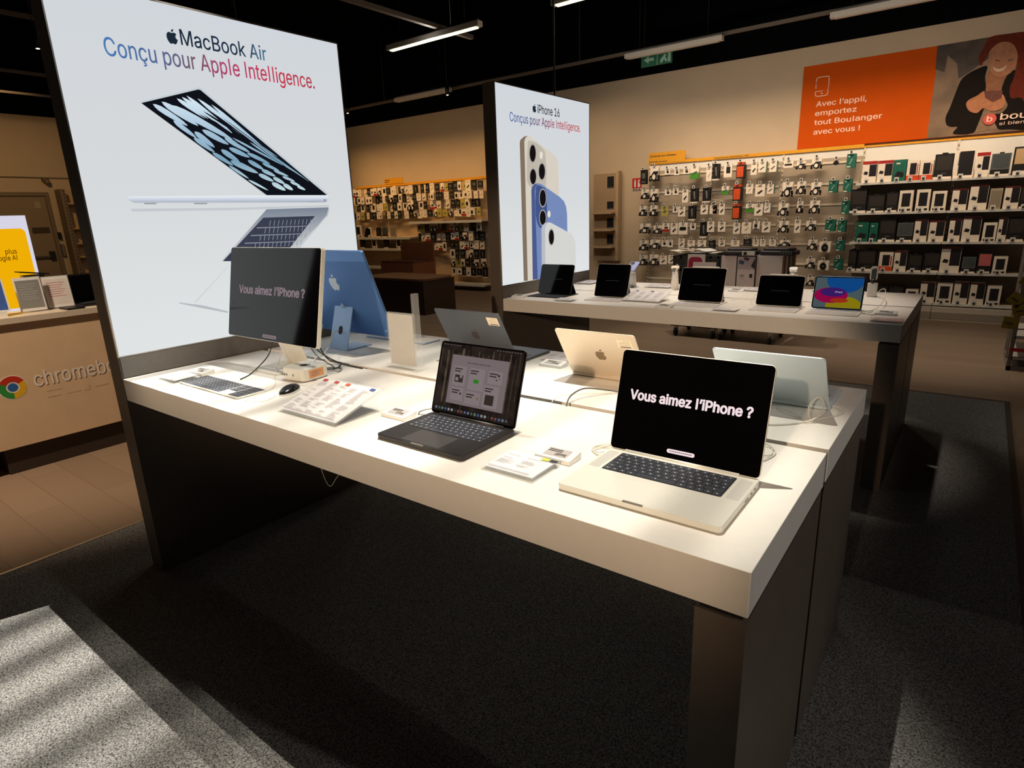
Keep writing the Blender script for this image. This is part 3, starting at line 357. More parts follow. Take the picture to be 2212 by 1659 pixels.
# exit sign
t = thing('exit_sign', 'green emergency exit sign with arrow hanging under the unlit batten', 'sign', (-1.51, 8.3, 3.49))
g_ = M('exit_green', (30, 92, 66), 0.5, emit=0.12); w2 = M('exit_white', (150, 186, 168), 0.5, emit=0.08)
MB().box((-0.24, -0.012, 0), (0.24, 0.012, 0.17), g_).build('panel', t)
o = MB(); o.box((0.01, -0.016, 0.0), (0.018, -0.012, 0.17), w2); o.plate([(-0.20, 0.09), (-0.12, 0.14), (-0.12, 0.11), (-0.04, 0.11), (-0.04, 0.07), (-0.12, 0.07), (-0.12, 0.04)], -0.012, 0.003, w2, 'y')
o.plate([(0.06, 0.02), (0.09, 0.02), (0.12, 0.06), (0.15, 0.02), (0.17, 0.04), (0.14, 0.09), (0.16, 0.12), (0.12, 0.13), (0.10, 0.10), (0.07, 0.07)], -0.012, 0.003, w2, 'y'); o.box((0.18, -0.016, 0.02), (0.22, -0.012, 0.15), w2); o.build('pictogram', t)
MB().cyl((-0.2, 0, 0.17), (-0.2, 0, 1.7), 0.004, cable_black, 5).build('hanger', t)
def spot(x, y, z, label):
    t = thing('spotlight', label, 'spotlight', (x, y, z)); MB().cyl((0, 0, 0.0), (0, 0, 0.16), 0.035, black_plastic, 12).build('housing', t)
    MB().cyl((0, 0, -0.004), (0, 0, 0.0), 0.018, E('spot_lens', (255, 236, 200), 6.0), 12).build('lens', t)
    MB().cyl((0, 0, 0.16), (0, 0, 5.2-z), 0.006, cable_black, 6).build('stem', t)
spot(-7.55, 7.45, 3.46, 'tiny glowing spotlight beside the right edge of the tall poster')
spot(-5.0, 7.55, 3.46, 'tiny glowing spotlight at the end of the unlit left batten')
spot(-6.15, 2.0, 3.44, 'tiny glowing spotlight left of the tall poster')
tag(MB().tube([(-0.07, 3.3, 2.29), (-0.07, 3.3, 3.4), (-0.07, 3.3, 5.2)], 0.007, M('pendant_black', (46, 38, 32), 0.6)).build('pendant_cable'), 'dark cable dropping from the ceiling to the phone poster light box', 'cable')
tag(MB().tube([(-0.07, 0.75, 2.30), (-0.07, 0.75, 3.4), (-0.07, 0.75, 5.2)], 0.008, M('pendant_black')).build('pendant_cable'), 'dark cable dropping from the ceiling to the tall laptop poster light box', 'cable')
# back wall banner
def banner():
    t = thing('wall_banner', 'wide orange banner with app slogan and photo of a smiling red-haired woman, above the shelves', 'banner', (0, 0, 0))
    org = M('banner_orange', (206, 84, 10), 0.85, noise=0.03, spec=0.15, scale=6)
    MB().box((0.44, 8.70, 2.182), (4.5, 8.748, 3.225), org).build('panel', t)
    ph = MB(); ph.box((1.945, 8.698, 2.182), (4.5, 8.70, 3.225), M('photo_tan', (128, 104, 82), 0.6, noise=0.3, scale=4))
    ph.plate(BANNER['bark'], 8.698, 0.001, M('photo_dark', (64, 50, 42), 0.6, noise=0.5, scale=7), 'y')
    ph.build('photo_print', t)
    cols = [('jacket', 'p_jacket', (28, 23, 21)), ('shirt', 'p_shirt', (140, 116, 96)), ('jacket2', 'p_jacket', (40, 33, 30)), ('hair', 'p_hair', (104, 44, 30)), ('neck', 'p_neck', (150, 104, 80)), ('face', 'p_face', (172, 122, 94)), ('smile', 'p_smile', (206, 180, 158)), ('hand1', 'p_hand', (184, 126, 94)), ('hand2', 'p_hand', (184, 126, 94)), ('phone', 'p_phone', (112, 74, 66))]
    w = MB()
    for i, (k, mn, c_) in enumerate(cols): w.plate(smooth(BANNER[k], 3) if k not in ('phone', 'shirt') else BANNER[k], 8.697-0.0012*i, 0.0012, M(mn, c_, 0.85, noise=0.15, scale=25, spec=0.15), 'y')
    for e in BANNER['eye']: w.plate(e, 8.697-0.012, 0.001, M('p_eye', (90, 52, 40), 0.6), 'y')
    w.build('person_print', t)
    wt = M('banner_white', (248, 214, 196), 0.6)
    for s_, x_, z_, w_ in (('Avec l’appli,', 0.633, 2.705, 0.60), ('emportez', 0.63, 2.59, 0.50), ('tout Boulanger', 0.63, 2.475, 0.80), ('avec vous !', 0.63, 2.355, 0.56)):
        MB().text(s_, (x_, 8.698, z_), X, Z, w_, 0.064, wt, 0.02).build('slogan_line', t)
    ic = MB()
    ic.tube([(0.612, 8.697, 2.93), (0.612, 8.697, 3.04), (0.635, 8.697, 3.065), (0.74, 8.697, 3.065), (0.763, 8.697, 3.04), (0.763, 8.697, 2.86), (0.74, 8.697, 2.835), (0.635, 8.697, 2.835), (0.612, 8.697, 2.86), (0.612, 8.697, 2.895)], 0.006, wt)
    ic.tube([(0.612, 8.697, 2.895), (0.70, 8.697, 2.895)], 0.005, wt); ic.box((0.68, 8.694, 2.858), (0.70, 8.698, 2.872), wt); ic.build('phone_icon', t)
    lg = MB(); ds = lambda cx, cz, r, n=20: [(cx+r*math.cos(2*PI*k/n), cz+r*math.sin(2*PI*k/n)) for k in range(n)]
    lg.plate(ds(2.55, 2.335, 0.062), 8.68, 0.002, M('logo_red', (214, 84, 74), 0.6), 'y')
    lg.text('b', (2.52, 8.677, 2.31), X, Z, 0.055, 0.06, wt, 0.03)
    lg.text('boulanger', (2.645, 8.677, 2.318), X, Z, 0.70, 0.07, wt, 0.025)
    lg.text('si bien ensemble', (2.645, 8.677, 2.258), X, Z, 0.62, 0.036, wt); lg.build('store_logo', t)
banner()
# fire extinguisher sign
t = thing('extinguisher_sign', 'small red fire extinguisher sign on the back wall left of the pegboard', 'sign', (-2.0, 8.74, 1.76))
MB().box((-0.08, -0.004, 0.03), (0.08, 0.008, 0.19), M('sign_red', (190, 30, 34), 0.5)).build('panel', t)
o = MB(); o.plate([(-0.045, 0.05), (-0.015, 0.05), (-0.015, 0.13), (-0.022, 0.15), (-0.022, 0.17), (-0.04, 0.17), (-0.04, 0.15), (-0.045, 0.13)], -0.004, 0.002, white_plastic, 'y')
o.plate([(0.02, 0.05), (0.06, 0.05), (0.06, 0.09), (0.04, 0.12), (0.055, 0.16), (0.03, 0.17), (0.02, 0.10)], -0.004, 0.002, white_plastic, 'y'); o.build('pictogram', t)
o = MB(); o.box((-0.08, -0.004, 0.0), (0.08, 0.008, 0.03), white_plastic)
for k in range(3): o.box((-0.07+k*0.05, -0.006, 0.006), (-0.035+k*0.05, -0.004, 0.024), ink_dark)
o.build('caption', t)
# ------------------------------------------------------------------ wall displays
ORD = ['first', 'second', 'third', 'fourth', 'fifth', 'sixth', 'seventh', 'eighth', 'ninth', 'tenth', 'eleventh', 'twelfth', 'thirteenth', 'fourteenth', 'fifteenth', 'sixteenth', 'seventeenth', 'eighteenth', 'nineteenth', 'twentieth', 'twenty-first', 'twenty-second', 'twenty-third', 'twenty-fourth', 'twenty-fifth', 'twenty-sixth', 'twenty-seventh', 'twenty-eighth', 'twenty-ninth', 'thirtieth']
ORDX = ORD+['thirty-first', 'thirty-second', 'thirty-third', 'thirty-fourth', 'thirty-fifth', 'thirty-sixth', 'thirty-seventh', 'thirty-eighth', 'thirty-ninth', 'fortieth']
yellow = M('header_yellow', (226, 160, 20), 0.6, noise=0.05)
peg_grey = M('pegboard_grey', (172, 160, 144), 0.6, noise=0.03)
pw = M('pack_white', (250, 240, 226), 0.6, noise=0.03); pk = M('pack_black', (24, 23, 24), 0.5); pg = M('pack_green', (72, 150, 40), 0.55); po = M('pack_orange', (222, 84, 34), 0.5, noise=0.2, scale=60)
pt = M('pack_teal', (18, 104, 88), 0.55, noise=0.1); pl = M('pack_lime', (190, 180, 90), 0.55); pr = M('pack_red', (176, 34, 30), 0.55); ptb = M('pack_teal_edge', (40, 124, 122), 0.55); pgr = M('pack_grey', (96, 100, 98), 0.5); pcoil = M('coil_black', (16, 16, 17), 0.4)
ppink = M('pack_pink', (206, 112, 112), 0.5); pclear = M('pack_clear', (178, 166, 146), 0.3)
def disc(cx, cz, r, n=12, r2=None): return [(cx+r*math.cos(2*PI*k/n), cz+(r2 or r)*math.sin(2*PI*k/n)) for k in range(n)]
def pack_mesh(kind, w, h):
    b = MB(); t = 0.016; fr = -0.001
    def card(m): b.box((-w/2, 0, -h/2), (w/2, t, h/2), m)
    def rect(x0, z0, x1, z1, m, y=-0.0015): b.box((x0*w, y, z0*h), (x1*w, 0, z1*h), m)
    def ring(cx, cz, r, m_in):
        b.plate([(x*w, z*h) for x, z in disc(cx, cz, r)], 0.0, 0.012, pcoil, 'y'); b.plate([(x*w, z*h) for x, z in disc(cx, cz, r*0.6)], -0.012, 0.001, m_in, 'y')
    if kind == 'cable':
        b.box((-w*.45, 0, -h*.08), (w*.45, t, h/2), pw); b.box((-w*.40, 0.002, -h*.34), (w*.40, t, -h*.08), pw)
        rect(-.12, -.05, .42, .16, pk); ring(0, -.20, .30, pw)
        b.tube([(-w*.36, 0, -h*.1), (-w*.46, -.004, -h*.3), (-w*.48, 0, -h*.46)], 0.011, pcoil, 5, 2); b.tube([(w*.36, 0, -h*.1), (w*.44, -.004, -h*.32), (w*.40, 0, -h*.48)], 0.011, pcoil, 5, 2)
    elif kind == 'small': card(pw); b.plate([(x*w, z*h) for x, z in disc(.05, -.05, .22)], 0, 0.003, pk, 'y'); b.box((-w/2, 0.001, -h/2-.008), (w/2, t, -h/2), pk)
    elif kind == 'green': card(pw); rect(-.5, -.5, .5, -.02, pg); b.plate([(-w*.3, -h*.05), (-w*.22, -h*.18), (w*.34, h*.02), (w*.26, h*.12)], -0.0015, .004, pgr, 'y')
    elif kind == 'plain': card(pw); b.plate([(-w*.2, -h*.2), (-w*.1, -h*.28), (w*.25, h*.0), (w*.18, h*.06)], 0, .002, M('pack_tan', (190, 160, 130), 0.6), 'y'); rect(-.3, .25, .2, .32, M('pack_tan'))
    elif kind == 'tool': card(pk); b.plate([(-w*.1, h*.25), (w*.12, h*.28), (w*.2, -h*.32), (w*.05, -h*.34)], 0, .006, M('tool_grey', (128, 122, 120), 0.4), 'y'); rect(-.5, -.62, .5, -.54, pw)
    elif kind == 'dark': card(pk); rect(-.25, -.1, .3, .25, pgr); rect(-.3, -.4, .3, -.3, pgr)
    elif kind == 'stick': card(pw); b.plate([(-w*.25, -h*.22), (-w*.12, -h*.30), (w*.28, -h*.04), (w*.18, h*.04)], 0, .006, pk, 'y'); rect(-.35, .3, .2, .36, M('pack_tan', (190, 160, 130), 0.6))
    elif kind == 'lime': card(pl); b.plate([(-w*.25, -h*.1), (0, -h*.2), (w*.28, 0), (w*.1, h*.1)], 0, .004, pgr, 'y')
    elif kind == 'redfoot': card(pw); rect(-.5, -.5, .5, -.22, pr); rect(-.2, -.15, .3, .05, pk)
    elif kind == 'clip': card(pw); b.plate([(-w*.38, -h*.1), (-w*.3, h*.14), (w*.3, h*.14), (w*.38, -h*.05), (w*.2, -h*.12), (-w*.2, -h*.12)], 0, .008, M('clip_green', (10, 30, 22), 0.4), 'y')
    elif kind == 'phone': card(pw); rect(-.2, -.2, .28, .3, pk)
    elif kind == 'orange': b.box((-w/2, 0, -h*.5), (w/2, .05, h*.34), pk); rect(-.42, -.42, .42, .24, po); b.box((-w*.4, .004, h*.34), (w*.4, .04, h*.5), po)
    elif kind == 'tealside': card(pw); b.box((-w/2, t, -h/2), (w/2+.004, t+.012, h/2), ptb); b.plate([(-w*.3, -h*.2), (-w*.2, -h*.28), (w*.3, 0), (w*.2, h*.06)], 0, .004, pgr, 'y')
    elif kind == 'bar': card(pw); rect(-.4, -.22, .34, .02, pk)
    elif kind == 'reelsmall': card(pw); b.plate([(x*w, z*h) for x, z in disc(-.05, -.05, .22)], 0, .01, pk, 'y'); rect(-.4, -.5, .4, -.4, pk)
    elif kind == 'reel': b.box((-w/2, 0, -h/2), (w/2, .05, h*.42), pw); b.plate([(x*w, z*h) for x, z in disc(.0, -.1, .30, 16, .36)], 0, .012, pcoil, 'y'); b.plate([(x*w, z*h) for x, z in disc(.02, -.1, .09, 10, .1)], -.012, .002, pgr, 'y')
    elif kind == 'puck': b.box((-w*.2, 0.002, -h*.1), (w*.25, t, h/2), pw); b.plate([(x*w, z*h) for x, z in disc(0, -.12, .40, 14)], 0.004, .02, pcoil, 'y'); b.box((-w/2, 0.0, -h*.2), (-w*.3, .01, -h*.08), pcoil)
    elif kind == 'teal': b.box((-w/2, 0, -h/2), (w/2, .03, h/2), pt); b.plate([(-w*.2, -h*.22), (-w*.1, -h*.24), (w*.2, h*.12), (w*.1, h*.14)], 0, .002, M('pack_pale', (150, 180, 160), 0.6), 'y'); rect(-.42, -.46, .0, -.38, pw); rect(-.35, .28, -.1, .34, pw)
    return b
DESC = {'cable': 'white card with coiled black cable', 'small': 'small white pack with round dark plug', 'green': 'white and green adapter pack', 'plain': 'plain white accessory pack', 'tool': 'tall black pack with grey gadget', 'dark': 'black accessory pack', 'stick': 'white pack with slanted dark adapter', 'lime': 'yellow-green accessory pack', 'redfoot': 'white pack with red foot', 'clip': 'white pack with wide black-green clip', 'phone': 'white pack with black rectangle', 'orange': 'orange and black boxed pack', 'tealside': 'white pack with teal side', 'bar': 'wide white pack with black bar', 'reelsmall': 'small white box with black disc', 'reel': 'white box with black cable reel', 'puck': 'hanging black round gadget', 'teal': 'deep teal boxed pack'}
def bay(x0, x1, name, label, pegs):
    t = thing('pegboard_display', label, 'wall display', (x0, 8.66, 0)); W = x1-x0
    MB().box((0.004, -0.03, 0.0), (W-0.004, 0.0, 2.03), peg_grey).build('back_panel', t)
    MB().box((0.004, -0.031, 2.03), (W-0.004, 0.0, 2.128), white_plastic).build('top_panel', t)
    MB().box((0.0, -0.055, 2.128), (W, -0.03, 2.172), yellow).build('header_strip', t)
    s = MB(); s.box((0.0005, -0.045, 0), (0.022, -0.0305, 2.127), steel_white)
    for k in range(30): s.box((0.007, -0.047, 0.25+k*0.062), (0.015, -0.045, 0.285+k*0.062), ink_dark)
    s.build('upright', t)
    for z_ in (0.35, 0.62, 0.9, 1.17, 1.43, 1.70, 1.97): MB().box((0.02, -0.045, z_-0.014), (W-0.02, -0.031, z_+0.014), steel_white).build('rail', t)
    MB().box((0.005, -0.42, 0.0), (W-0.005, -0.03, 0.18), steel_white).build('base_shelf', t)
    for (px_, pz_) in pegs:
        h_ = MB(); h_.cyl((px_-x0, -0.03, pz_), (px_-x0, -0.265, pz_-0.004), 0.0028, chrome, 5); h_ = h_.build('hook', t)
        g_ = MB(); g_.box((px_-x0-0.018, -0.272, pz_-0.006), (px_-x0+0.018, -0.266, pz_+0.036), white_plastic); g_.box((px_-x0-0.011, -0.2735, pz_+0.002), (px_-x0+0.011, -0.272, pz_+0.028), ink_dark); g_.build('price_tag', h_)
    return t
bays = [(-1.73, -0.72, 'left'), (-0.72, 0.28, 'middle'), (0.28, 1.28, 'right')]
rows = {}
for r in PACKS: rows.setdefault(r[0], []).append(r)
pegs = {b[2]: [] for b in bays}
RN = ['', 'top', 'second', 'third', 'fourth', 'fifth', 'sixth', 'lowest']
for rn in sorted(rows):
    rr = sorted(rows[rn], key=lambda q: q[2]); cnt = {b[2]: 0 for b in bays}
    for (_, kind, x, z, w, h) in rr:
        x = max(x, -1.73+w/2-0.08); bn = 'left' if x < -0.72 else ('middle' if x < 0.28 else 'right')
        if x > 1.28 - w/2: x = 1.27-w/2
        pegs[bn].append((x, z+h/2+0.004)); k = cnt[bn]; cnt[bn] += 1
        geo = pack_mesh(kind, w, h)
        o = geo.build('accessory_pack', None, (x, 8.42, z))
        lab = f"{DESC[kind]}, {bn} pegboard bay, {RN[rn]} row, {ORD[k]} from left"
        grp = None
        n = {'small': 0, 'plain': 0, 'phone': 0, 'lime': 0, 'clip': 0, 'redfoot': 0, 'bar': 0, 'puck': 0, 'reelsmall': 0, 'stick': 0}.get(kind, 1)
        if n: grp = f"{DESC[kind]}s on {RN[rn]} row {bn} bay {ORD[k]} hook"
        tag(o, lab, 'accessory pack', grp)
        for q in range(1, n+1):
            c_ = o.copy(); COL.objects.link(c_); c_.location = (x, 8.42+q*(0.062 if kind in ('orange', 'reel', 'teal') else 0.045), z)
for (a, b_, nm) in bays:
    bay(a, b_, nm, {'left': 'leftmost pegboard bay of hanging accessories, under the tall yellow header sign', 'middle': 'middle pegboard bay with the column of orange packs', 'right': 'right pegboard bay with coiled cables and teal packs'}[nm], pegs[nm])
t = thing('header_sign', 'yellow header sign standing above the left pegboard bay', 'sign', (-1.735, 8.61, 2.14))
MB().box((0, -0.01, 0.0), (0.60, 0.0, 0.165), yellow).build('panel', t)
o = MB(); o.text('Connecter son ordinateur', (0.02, -0.0115, 0.10), X, Z, 0.44, 0.026, ink_dark, 0.03); o.text('Connecter son écran', (0.01, -0.0115, 0.018), X, Z, 0.30, 0.022, ink_dark, 0.03); o.build('lettering', t)
tag(MB().text('Connecter ses périphériques USB', (-0.69, 8.604, 2.14), X, Z, 0.50, 0.02, ink_dark, 0.03).build('strip_lettering'), 'dark writing on the yellow strip over the middle pegboard bay', 'lettering')

def case_mesh(kind, w, h):
    b = MB(); D_ = 0.03
    base = {'redtop': pw, 'tealbox': pt, 'orangefoot': pw, 'black': pk, 'whitebig': pw, 'grey': pgr, 'frame': pk, 'white': pw, 'side': pw, 'clear': pclear, 'pink': pk}[kind]
    b.box((-w/2, 0, 0), (w/2, D_, h), base)
    R_ = lambda x0, z0, x1, z1, m, y=-0.0015: b.box((x0*w, y, z0*h), (x1*w, 0, z1*h), m)
    tg = M('pack_dark_tablet', (36, 34, 38), 0.4); fold = lambda: b.plate([(-w*.40, h*.42), (-w*.32, h*.55), (-w*.08, h*.50), (-w*.14, h*.38)], 0, .003, tg, 'y')
    if kind == 'redtop': R_(-.5, .86, .5, 1, pr); R_(-.02, .30, .48, .84, tg); fold()
    elif kind == 'side': R_(-.5, .93, .5, 1, M('pack_dark_red', (92, 22, 26), 0.5)); R_(-.04, .28, .48, .93, tg); fold()
    elif kind == 'tealbox': b.plate([(-w*.38, h*.22), (-w*.15, h*.48), (w*.35, h*.40), (w*.35, h*.2)], 0, .003, tg, 'y'); R_(-.3, .8, .0, .86, pw)
    elif kind == 'orangefoot': R_(-.5, .02, .5, .26, M('pack_bright_orange', (222, 76, 34), 0.5)); R_(-.25, .30, .28, .86, tg); R_(.34, .3, .42, .8, pr)
    elif kind == 'black': R_(-.5, 0, .5, .10, pw); R_(-.40, .36, .44, .92, M('pack_charcoal', (52, 47, 45), 0.5)); R_(-.1, .22, .2, .25, pgr); b.box((-w*.15, 0, h), (w*.15, D_, h+.014), pk)
    elif kind == 'whitebig': R_(-.28, .10, .44, .94, tg); R_(-.32, .45, -.28, .9, pgr)
    elif kind == 'grey': R_(-.5, 0, .5, .1, pw); R_(-.42, .38, .44, .96, M('pack_slate', (74, 82, 86), 0.5)); R_(-.5, .1, .5, .30, pk); b.box((-w*.12, 0, h), (w*.12, D_, h+.014), pk)
    elif kind == 'frame': R_(-.40, .40, .46, .94, M('pack_cream', (210, 178, 134), 0.5)); R_(-.40, .02, .46, .16, pw)
    elif kind == 'white': R_(-.30, .24, .32, .86, tg); R_(-.4, .04, -.15, .14, tg); R_(.15, .04, .4, .14, tg)
    elif kind == 'clear': R_(-.42, .1, .42, .9, M('pack_clear2', (150, 140, 124), 0.35))
    elif kind == 'pink': R_(-.40, .36, .46, .92, ppink); R_(-.4, .02, .46, .1, pw)
    return b
CD = {'redtop': 'white case box with red top and dark tablet', 'tealbox': 'teal case box', 'orangefoot': 'white case box with orange foot', 'black': 'black tablet case box', 'whitebig': 'large white-edged box with dark tablet', 'grey': 'slate grey case box', 'frame': 'large black-framed cream case box', 'white': 'white case box with dark cover', 'side': 'white case box with open dark tablet and maroon top', 'clear': 'pale transparent case pack', 'pink': 'black case box with pink cover'}
SZ = {1: 1.675, 2: 1.31, 3: 0.945, 4: 0.575, 5: 0.20}; SN = ['', 'top', 'second', 'third', 'fourth', 'bottom']
def shelfbay(x0, x1, label, idx):
    t = thing('shelf_display', label, 'shelving', (x0, 8.66, 0)); W = x1-x0
    MB().box((0.004, -0.03, 0.0), (W-0.004, 0, 1.67), M('shelf_back_shaded', (140, 130, 116), 0.6)).build('back_panel', t)  # shade between the shelves is put into this darker grey
    MB().box((0.004, -0.031, 1.67), (W-0.004, 0, 2.128), white_plastic).build('top_panel', t)
    MB().box((0, -0.045, 2.128), (W, -0.03, 2.15), yellow).build('header_strip', t)
    s = MB(); s.box((0.0005, -0.045, 0), (0.022, -0.0305, 2.127), steel_white)
    for k in range(30): s.box((0.007, -0.047, 0.25+k*0.062), (0.015, -0.045, 0.285+k*0.062), ink_dark)
    s.build('upright', t)
    for k, z_ in SZ.items():
        s = MB(); s.box((0.003, -0.40, z_-0.02), (W-0.003, -0.03, z_), steel_white); s.box((0.003, -0.408, z_-0.024), (W-0.003, -0.40, z_+0.004), white_plastic); s.build('shelf', t)
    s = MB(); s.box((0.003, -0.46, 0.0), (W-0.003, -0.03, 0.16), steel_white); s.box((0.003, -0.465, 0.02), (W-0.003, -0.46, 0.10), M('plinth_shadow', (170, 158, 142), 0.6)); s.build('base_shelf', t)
    return t
shelfbay(1.28, 2.28, 'left bay of white shelves stacked with tablet case boxes', 0); shelfbay(2.28, 3.28, 'right bay of white shelves with tablet case boxes, cut by the picture edge', 1)
for (sh, items) in [(k, sorted([c_ for c_ in CASES if c_[0] == k], key=lambda q: q[2])) for k in SZ]:
    for k, (_, kind, x, w, h) in enumerate(items):
        z_ = SZ[sh]+0.0005
        h = min(h, 0.335 if sh > 1 else 0.4)
        o = case_mesh(kind, w*0.97, h-0.014 if kind in ('black', 'grey') else h).build('case_box', None, (x, 8.30, z_))
        nb = 2 if kind != 'frame' else 1
        tag(o, f"{CD[kind]}, {SN[sh]} tablet-case shelf, {ORD[k]} from left", 'box', f"{CD[kind]}s in one stack, {SN[sh]} shelf, {ORD[k]} from left")
        for q in range(1, nb+1):
            c_ = o.copy(); COL.objects.link(c_); c_.location.y = 8.30+q*0.05
        g_ = MB(); g_.box((-0.024, 0, 0.0), (0.024, 0.003, 0.055), white_plastic); g_.box((-0.013, -0.0012, 0.008), (0.013, 0, 0.036), ink_dark)
        g_ = g_.build('price_tag', None, (x-w*0.1, 8.246, z_-0.004)); tag(g_, f"small white price tag, {SN[sh]} tablet-case shelf edge, {ORD[k]} from left", 'price tag', 'price tags on the tablet-case shelves')

# crowded left display
def lbay(x0, x1, label, shelves, header=True):
    t = thing('wall_display', label, 'wall display', (x0, 8.66, 0)); W = x1-x0
    MB().box((0.004, -0.03, 0.0), (W-0.004, 0, 2.13), M('shelf_tan', (206, 182, 150), 0.6)).build('back_panel', t)
    MB().box((0, -0.05, 2.128), (W, -0.03, 2.172), yellow).build('header_strip', t)
    MB().box((0.0005, -0.045, 0), (0.022, -0.0305, 2.12), steel_white).build('upright', t)
    for z_ in shelves:
        s = MB(); s.box((0.003, -0.36, z_-0.03), (W-0.003, -0.03, z_), steel_white); s.box((0.003, -0.366, z_-0.045), (W-0.003, -0.36, z_+0.004), white_plastic); s.build('shelf', t)
    return t
lb_ = [(-8.95, -7.96), (-7.96, -6.97), (-6.97, -5.98), (-5.98, -4.99)]
lbay(-8.95, -7.96, 'far left accessory display beside the tall poster, with white boxes on its shelf', (0.82, 1.06, 0.42, 0.12))
lbay(-7.96, -6.97, 'second accessory display from the tall poster, yellow sign on top', (0.82, 1.06, 0.42, 0.12))
lbay(-6.97, -5.98, 'third accessory display from the tall poster', (1.37, 0.12))
lbay(-5.98, -4.99, 'accessory display right beside the dark edge of the phone poster', (1.37, 0.14))
t = thing('header_sign', 'yellow header sign above the crowded left accessory wall', 'sign', (-7.95, 8.61, 2.17))
MB().box((0, -0.01, 0.0), (0.58, 0.0, 0.12), yellow).build('panel', t)
o = MB()
for zz, ww in ((0.075, 0.17), (0.035, 0.13)): o.box((0.01, -0.011, zz), (0.01+ww, -0.01, zz+0.014), ink_dark)
o.build('lettering', t)
random.seed(11)
kinds = ['plain', 'small', 'stick', 'dark', 'cable', 'tool', 'lime', 'redfoot', 'phone', 'dark', 'dark', 'tool', 'plain', 'reelsmall', 'stick']
proto = {}
for k in set(kinds): proto[k] = None
ridx = 0
zones = [(-8.9, -5.04, 2.02, 0.165, 4), (-5.95, -5.04, 1.24, 0.175, 6), (-6.9, -6.0, 1.24, 0.19, 3)]
names = ['left accessory wall', 'lower phone-poster display', 'lower third left display']
for zi, (xa, xb, zt, dz, nr) in enumerate(zones):
    for r_ in range(nr):
        x_ = xa+0.06; k = 0
        while x_ < xb-0.03:
            kind = random.choice(kinds); w_ = random.uniform(0.085, 0.14); h_ = random.uniform(0.13, 0.19); z_ = zt-r_*dz
            if proto[kind] is None:
                o = pack_mesh(kind, 0.11, 0.17).build('accessory_pack'); proto[kind] = o
            else:
                o = proto[kind].copy(); COL.objects.link(o)
            o.location = (x_, 8.44+random.uniform(-.05, .05), z_); o.scale = (w_/0.11, 1, h_/0.17)
            rn = ['top', 'second', 'third', 'fourth', 'fifth', 'sixth'][r_]
            tag(o, f"{DESC[kind]}, {names[zi]}, {rn} row, {ORDX[k]} from left", 'accessory pack', 'hanging packs on the left accessory wall')
            hk = MB(); hk.cyl((0, 0, 0), (0, 8.63-o.location.y, 0), 0.003, chrome, 5); 
            hk = hk.build('display_hook', None, (x_, o.location.y, z_+h_/2-0.004)); tag(hk, f"thin metal hook, {names[zi]}, {rn} row, {ORDX[k]} from left", 'hook', 'hooks of the left accessory wall')
            x_ += w_/2+random.uniform(0.06, 0.08); k += 1
# boxes on the left shelf
for (x_, w_, h_, kind, lab) in ((-8.72, 0.26, 0.27, 'white', 'white square product box at the left end of the lit left shelf'), (-8.35, 0.2, 0.22, 'white', 'white box second from the left on the lit left shelf'), (-8.02, 0.14, 0.2, 'black', 'black and white box on the lit left shelf'), (-7.82, 0.16, 0.19, 'grey', 'grey box pack on the lit left shelf'), (-7.55, 0.16, 0.24, 'clear', 'pale upright pack at the right end of the lit left shelf')):
    tag(case_mesh(kind, w_, h_).build('product_box', None, (x_, 8.36, 1.0605)), lab, 'box')
o = MB(); o.tube([(-8.42, 8.33, 1.075), (-8.38, 8.33, 1.17), (-8.34, 8.33, 1.265)], 0.035, pk, 10, 3); tag(o.build('phone_case'), 'dark rounded phone case leaning between white boxes on the lit left shelf', 'phone case')
for k, x_ in enumerate((-8.6, -8.2, -7.8, -7.4, -7.1)):
    tag(case_mesh('white' if k % 2 else 'black', 0.15, 0.2).build('product_box', None, (x_, 8.36, 0.8205-0.4*(k > 3))), f"boxed accessory on the shadowed shelf of the left wall, {ORD[k]} from left", 'box')
# brown cardboard display and low dark counter in front of the left wall
t = thing('cardboard_bin', 'brown cardboard display bin standing before the left accessory wall', 'bin', (-6.25, 7.5, 0))
br = M('cardboard', (150, 92, 56), 0.8, noise=0.1)
o = MB(); o.box((-0.45, -0.3, 0), (0.45, 0.3, 0.62), br); o.build('body', t)
MB().box((-0.45, 0.26, 0.62), (0.45, 0.3, 0.98), br).build('back_board', t); MB().box((-0.44, -0.29, 0.62), (0.44, 0.25, 0.66), M('bin_goods', (110, 60, 44), 0.7, noise=0.4, scale=12)).build('goods', t)
t = thing('display_counter', 'low dark brown counter with a pale curved top edge, behind the clear sign holder', 'counter', (-4.35, 6.0, 0))
dk_ = M('dark_wood', (58, 38, 28), 0.45, noise=0.1)
MB().box((-1.1, -0.35, 0), (0.35, 0.35, 0.52), dk_).build('body', t); MB().slab(1.5, 0.76, 0.52, 0.55, 0.2, M('wood_top', (110, 76, 54), 0.4), cx=-0.375).build('top', t)
# slim poster frame right of the phone poster
t = thing('wall_frame', 'slim cream frame panel with small dark product pictures right of the phone poster', 'display panel', (-2.74, 8.62, 0.62))
MB().box((0, 0, 0), (0.42, 0.1, 1.43), M('frame_cream', (176, 150, 118), 0.7)).build('panel', t)
MB().box((0.42, -0.01, 0), (0.47, 0.1, 1.46), M('frame_beige', (196, 170, 138), 0.6)).build('side_strip', t)
for (z_, a) in ((1.2, 0.18), (0.86, 0.12), (0.55, 0.16), (0.28, 0.16)):
    o = MB(); o.box((0.26, -0.006, z_), (0.38, 0, z_+a), pk); o.box((0.27, -0.008, z_), (0.37, -0.006, z_+0.012), M('pic_blue', (70, 96, 120), 0.5)); o.build('picture', t)
for z_ in (0.78, 0.5, 0.22): MB().box((0.0, -0.16, z_), (0.42, -0.0, z_+0.025), M('frame_beige')).build('ledge', t)

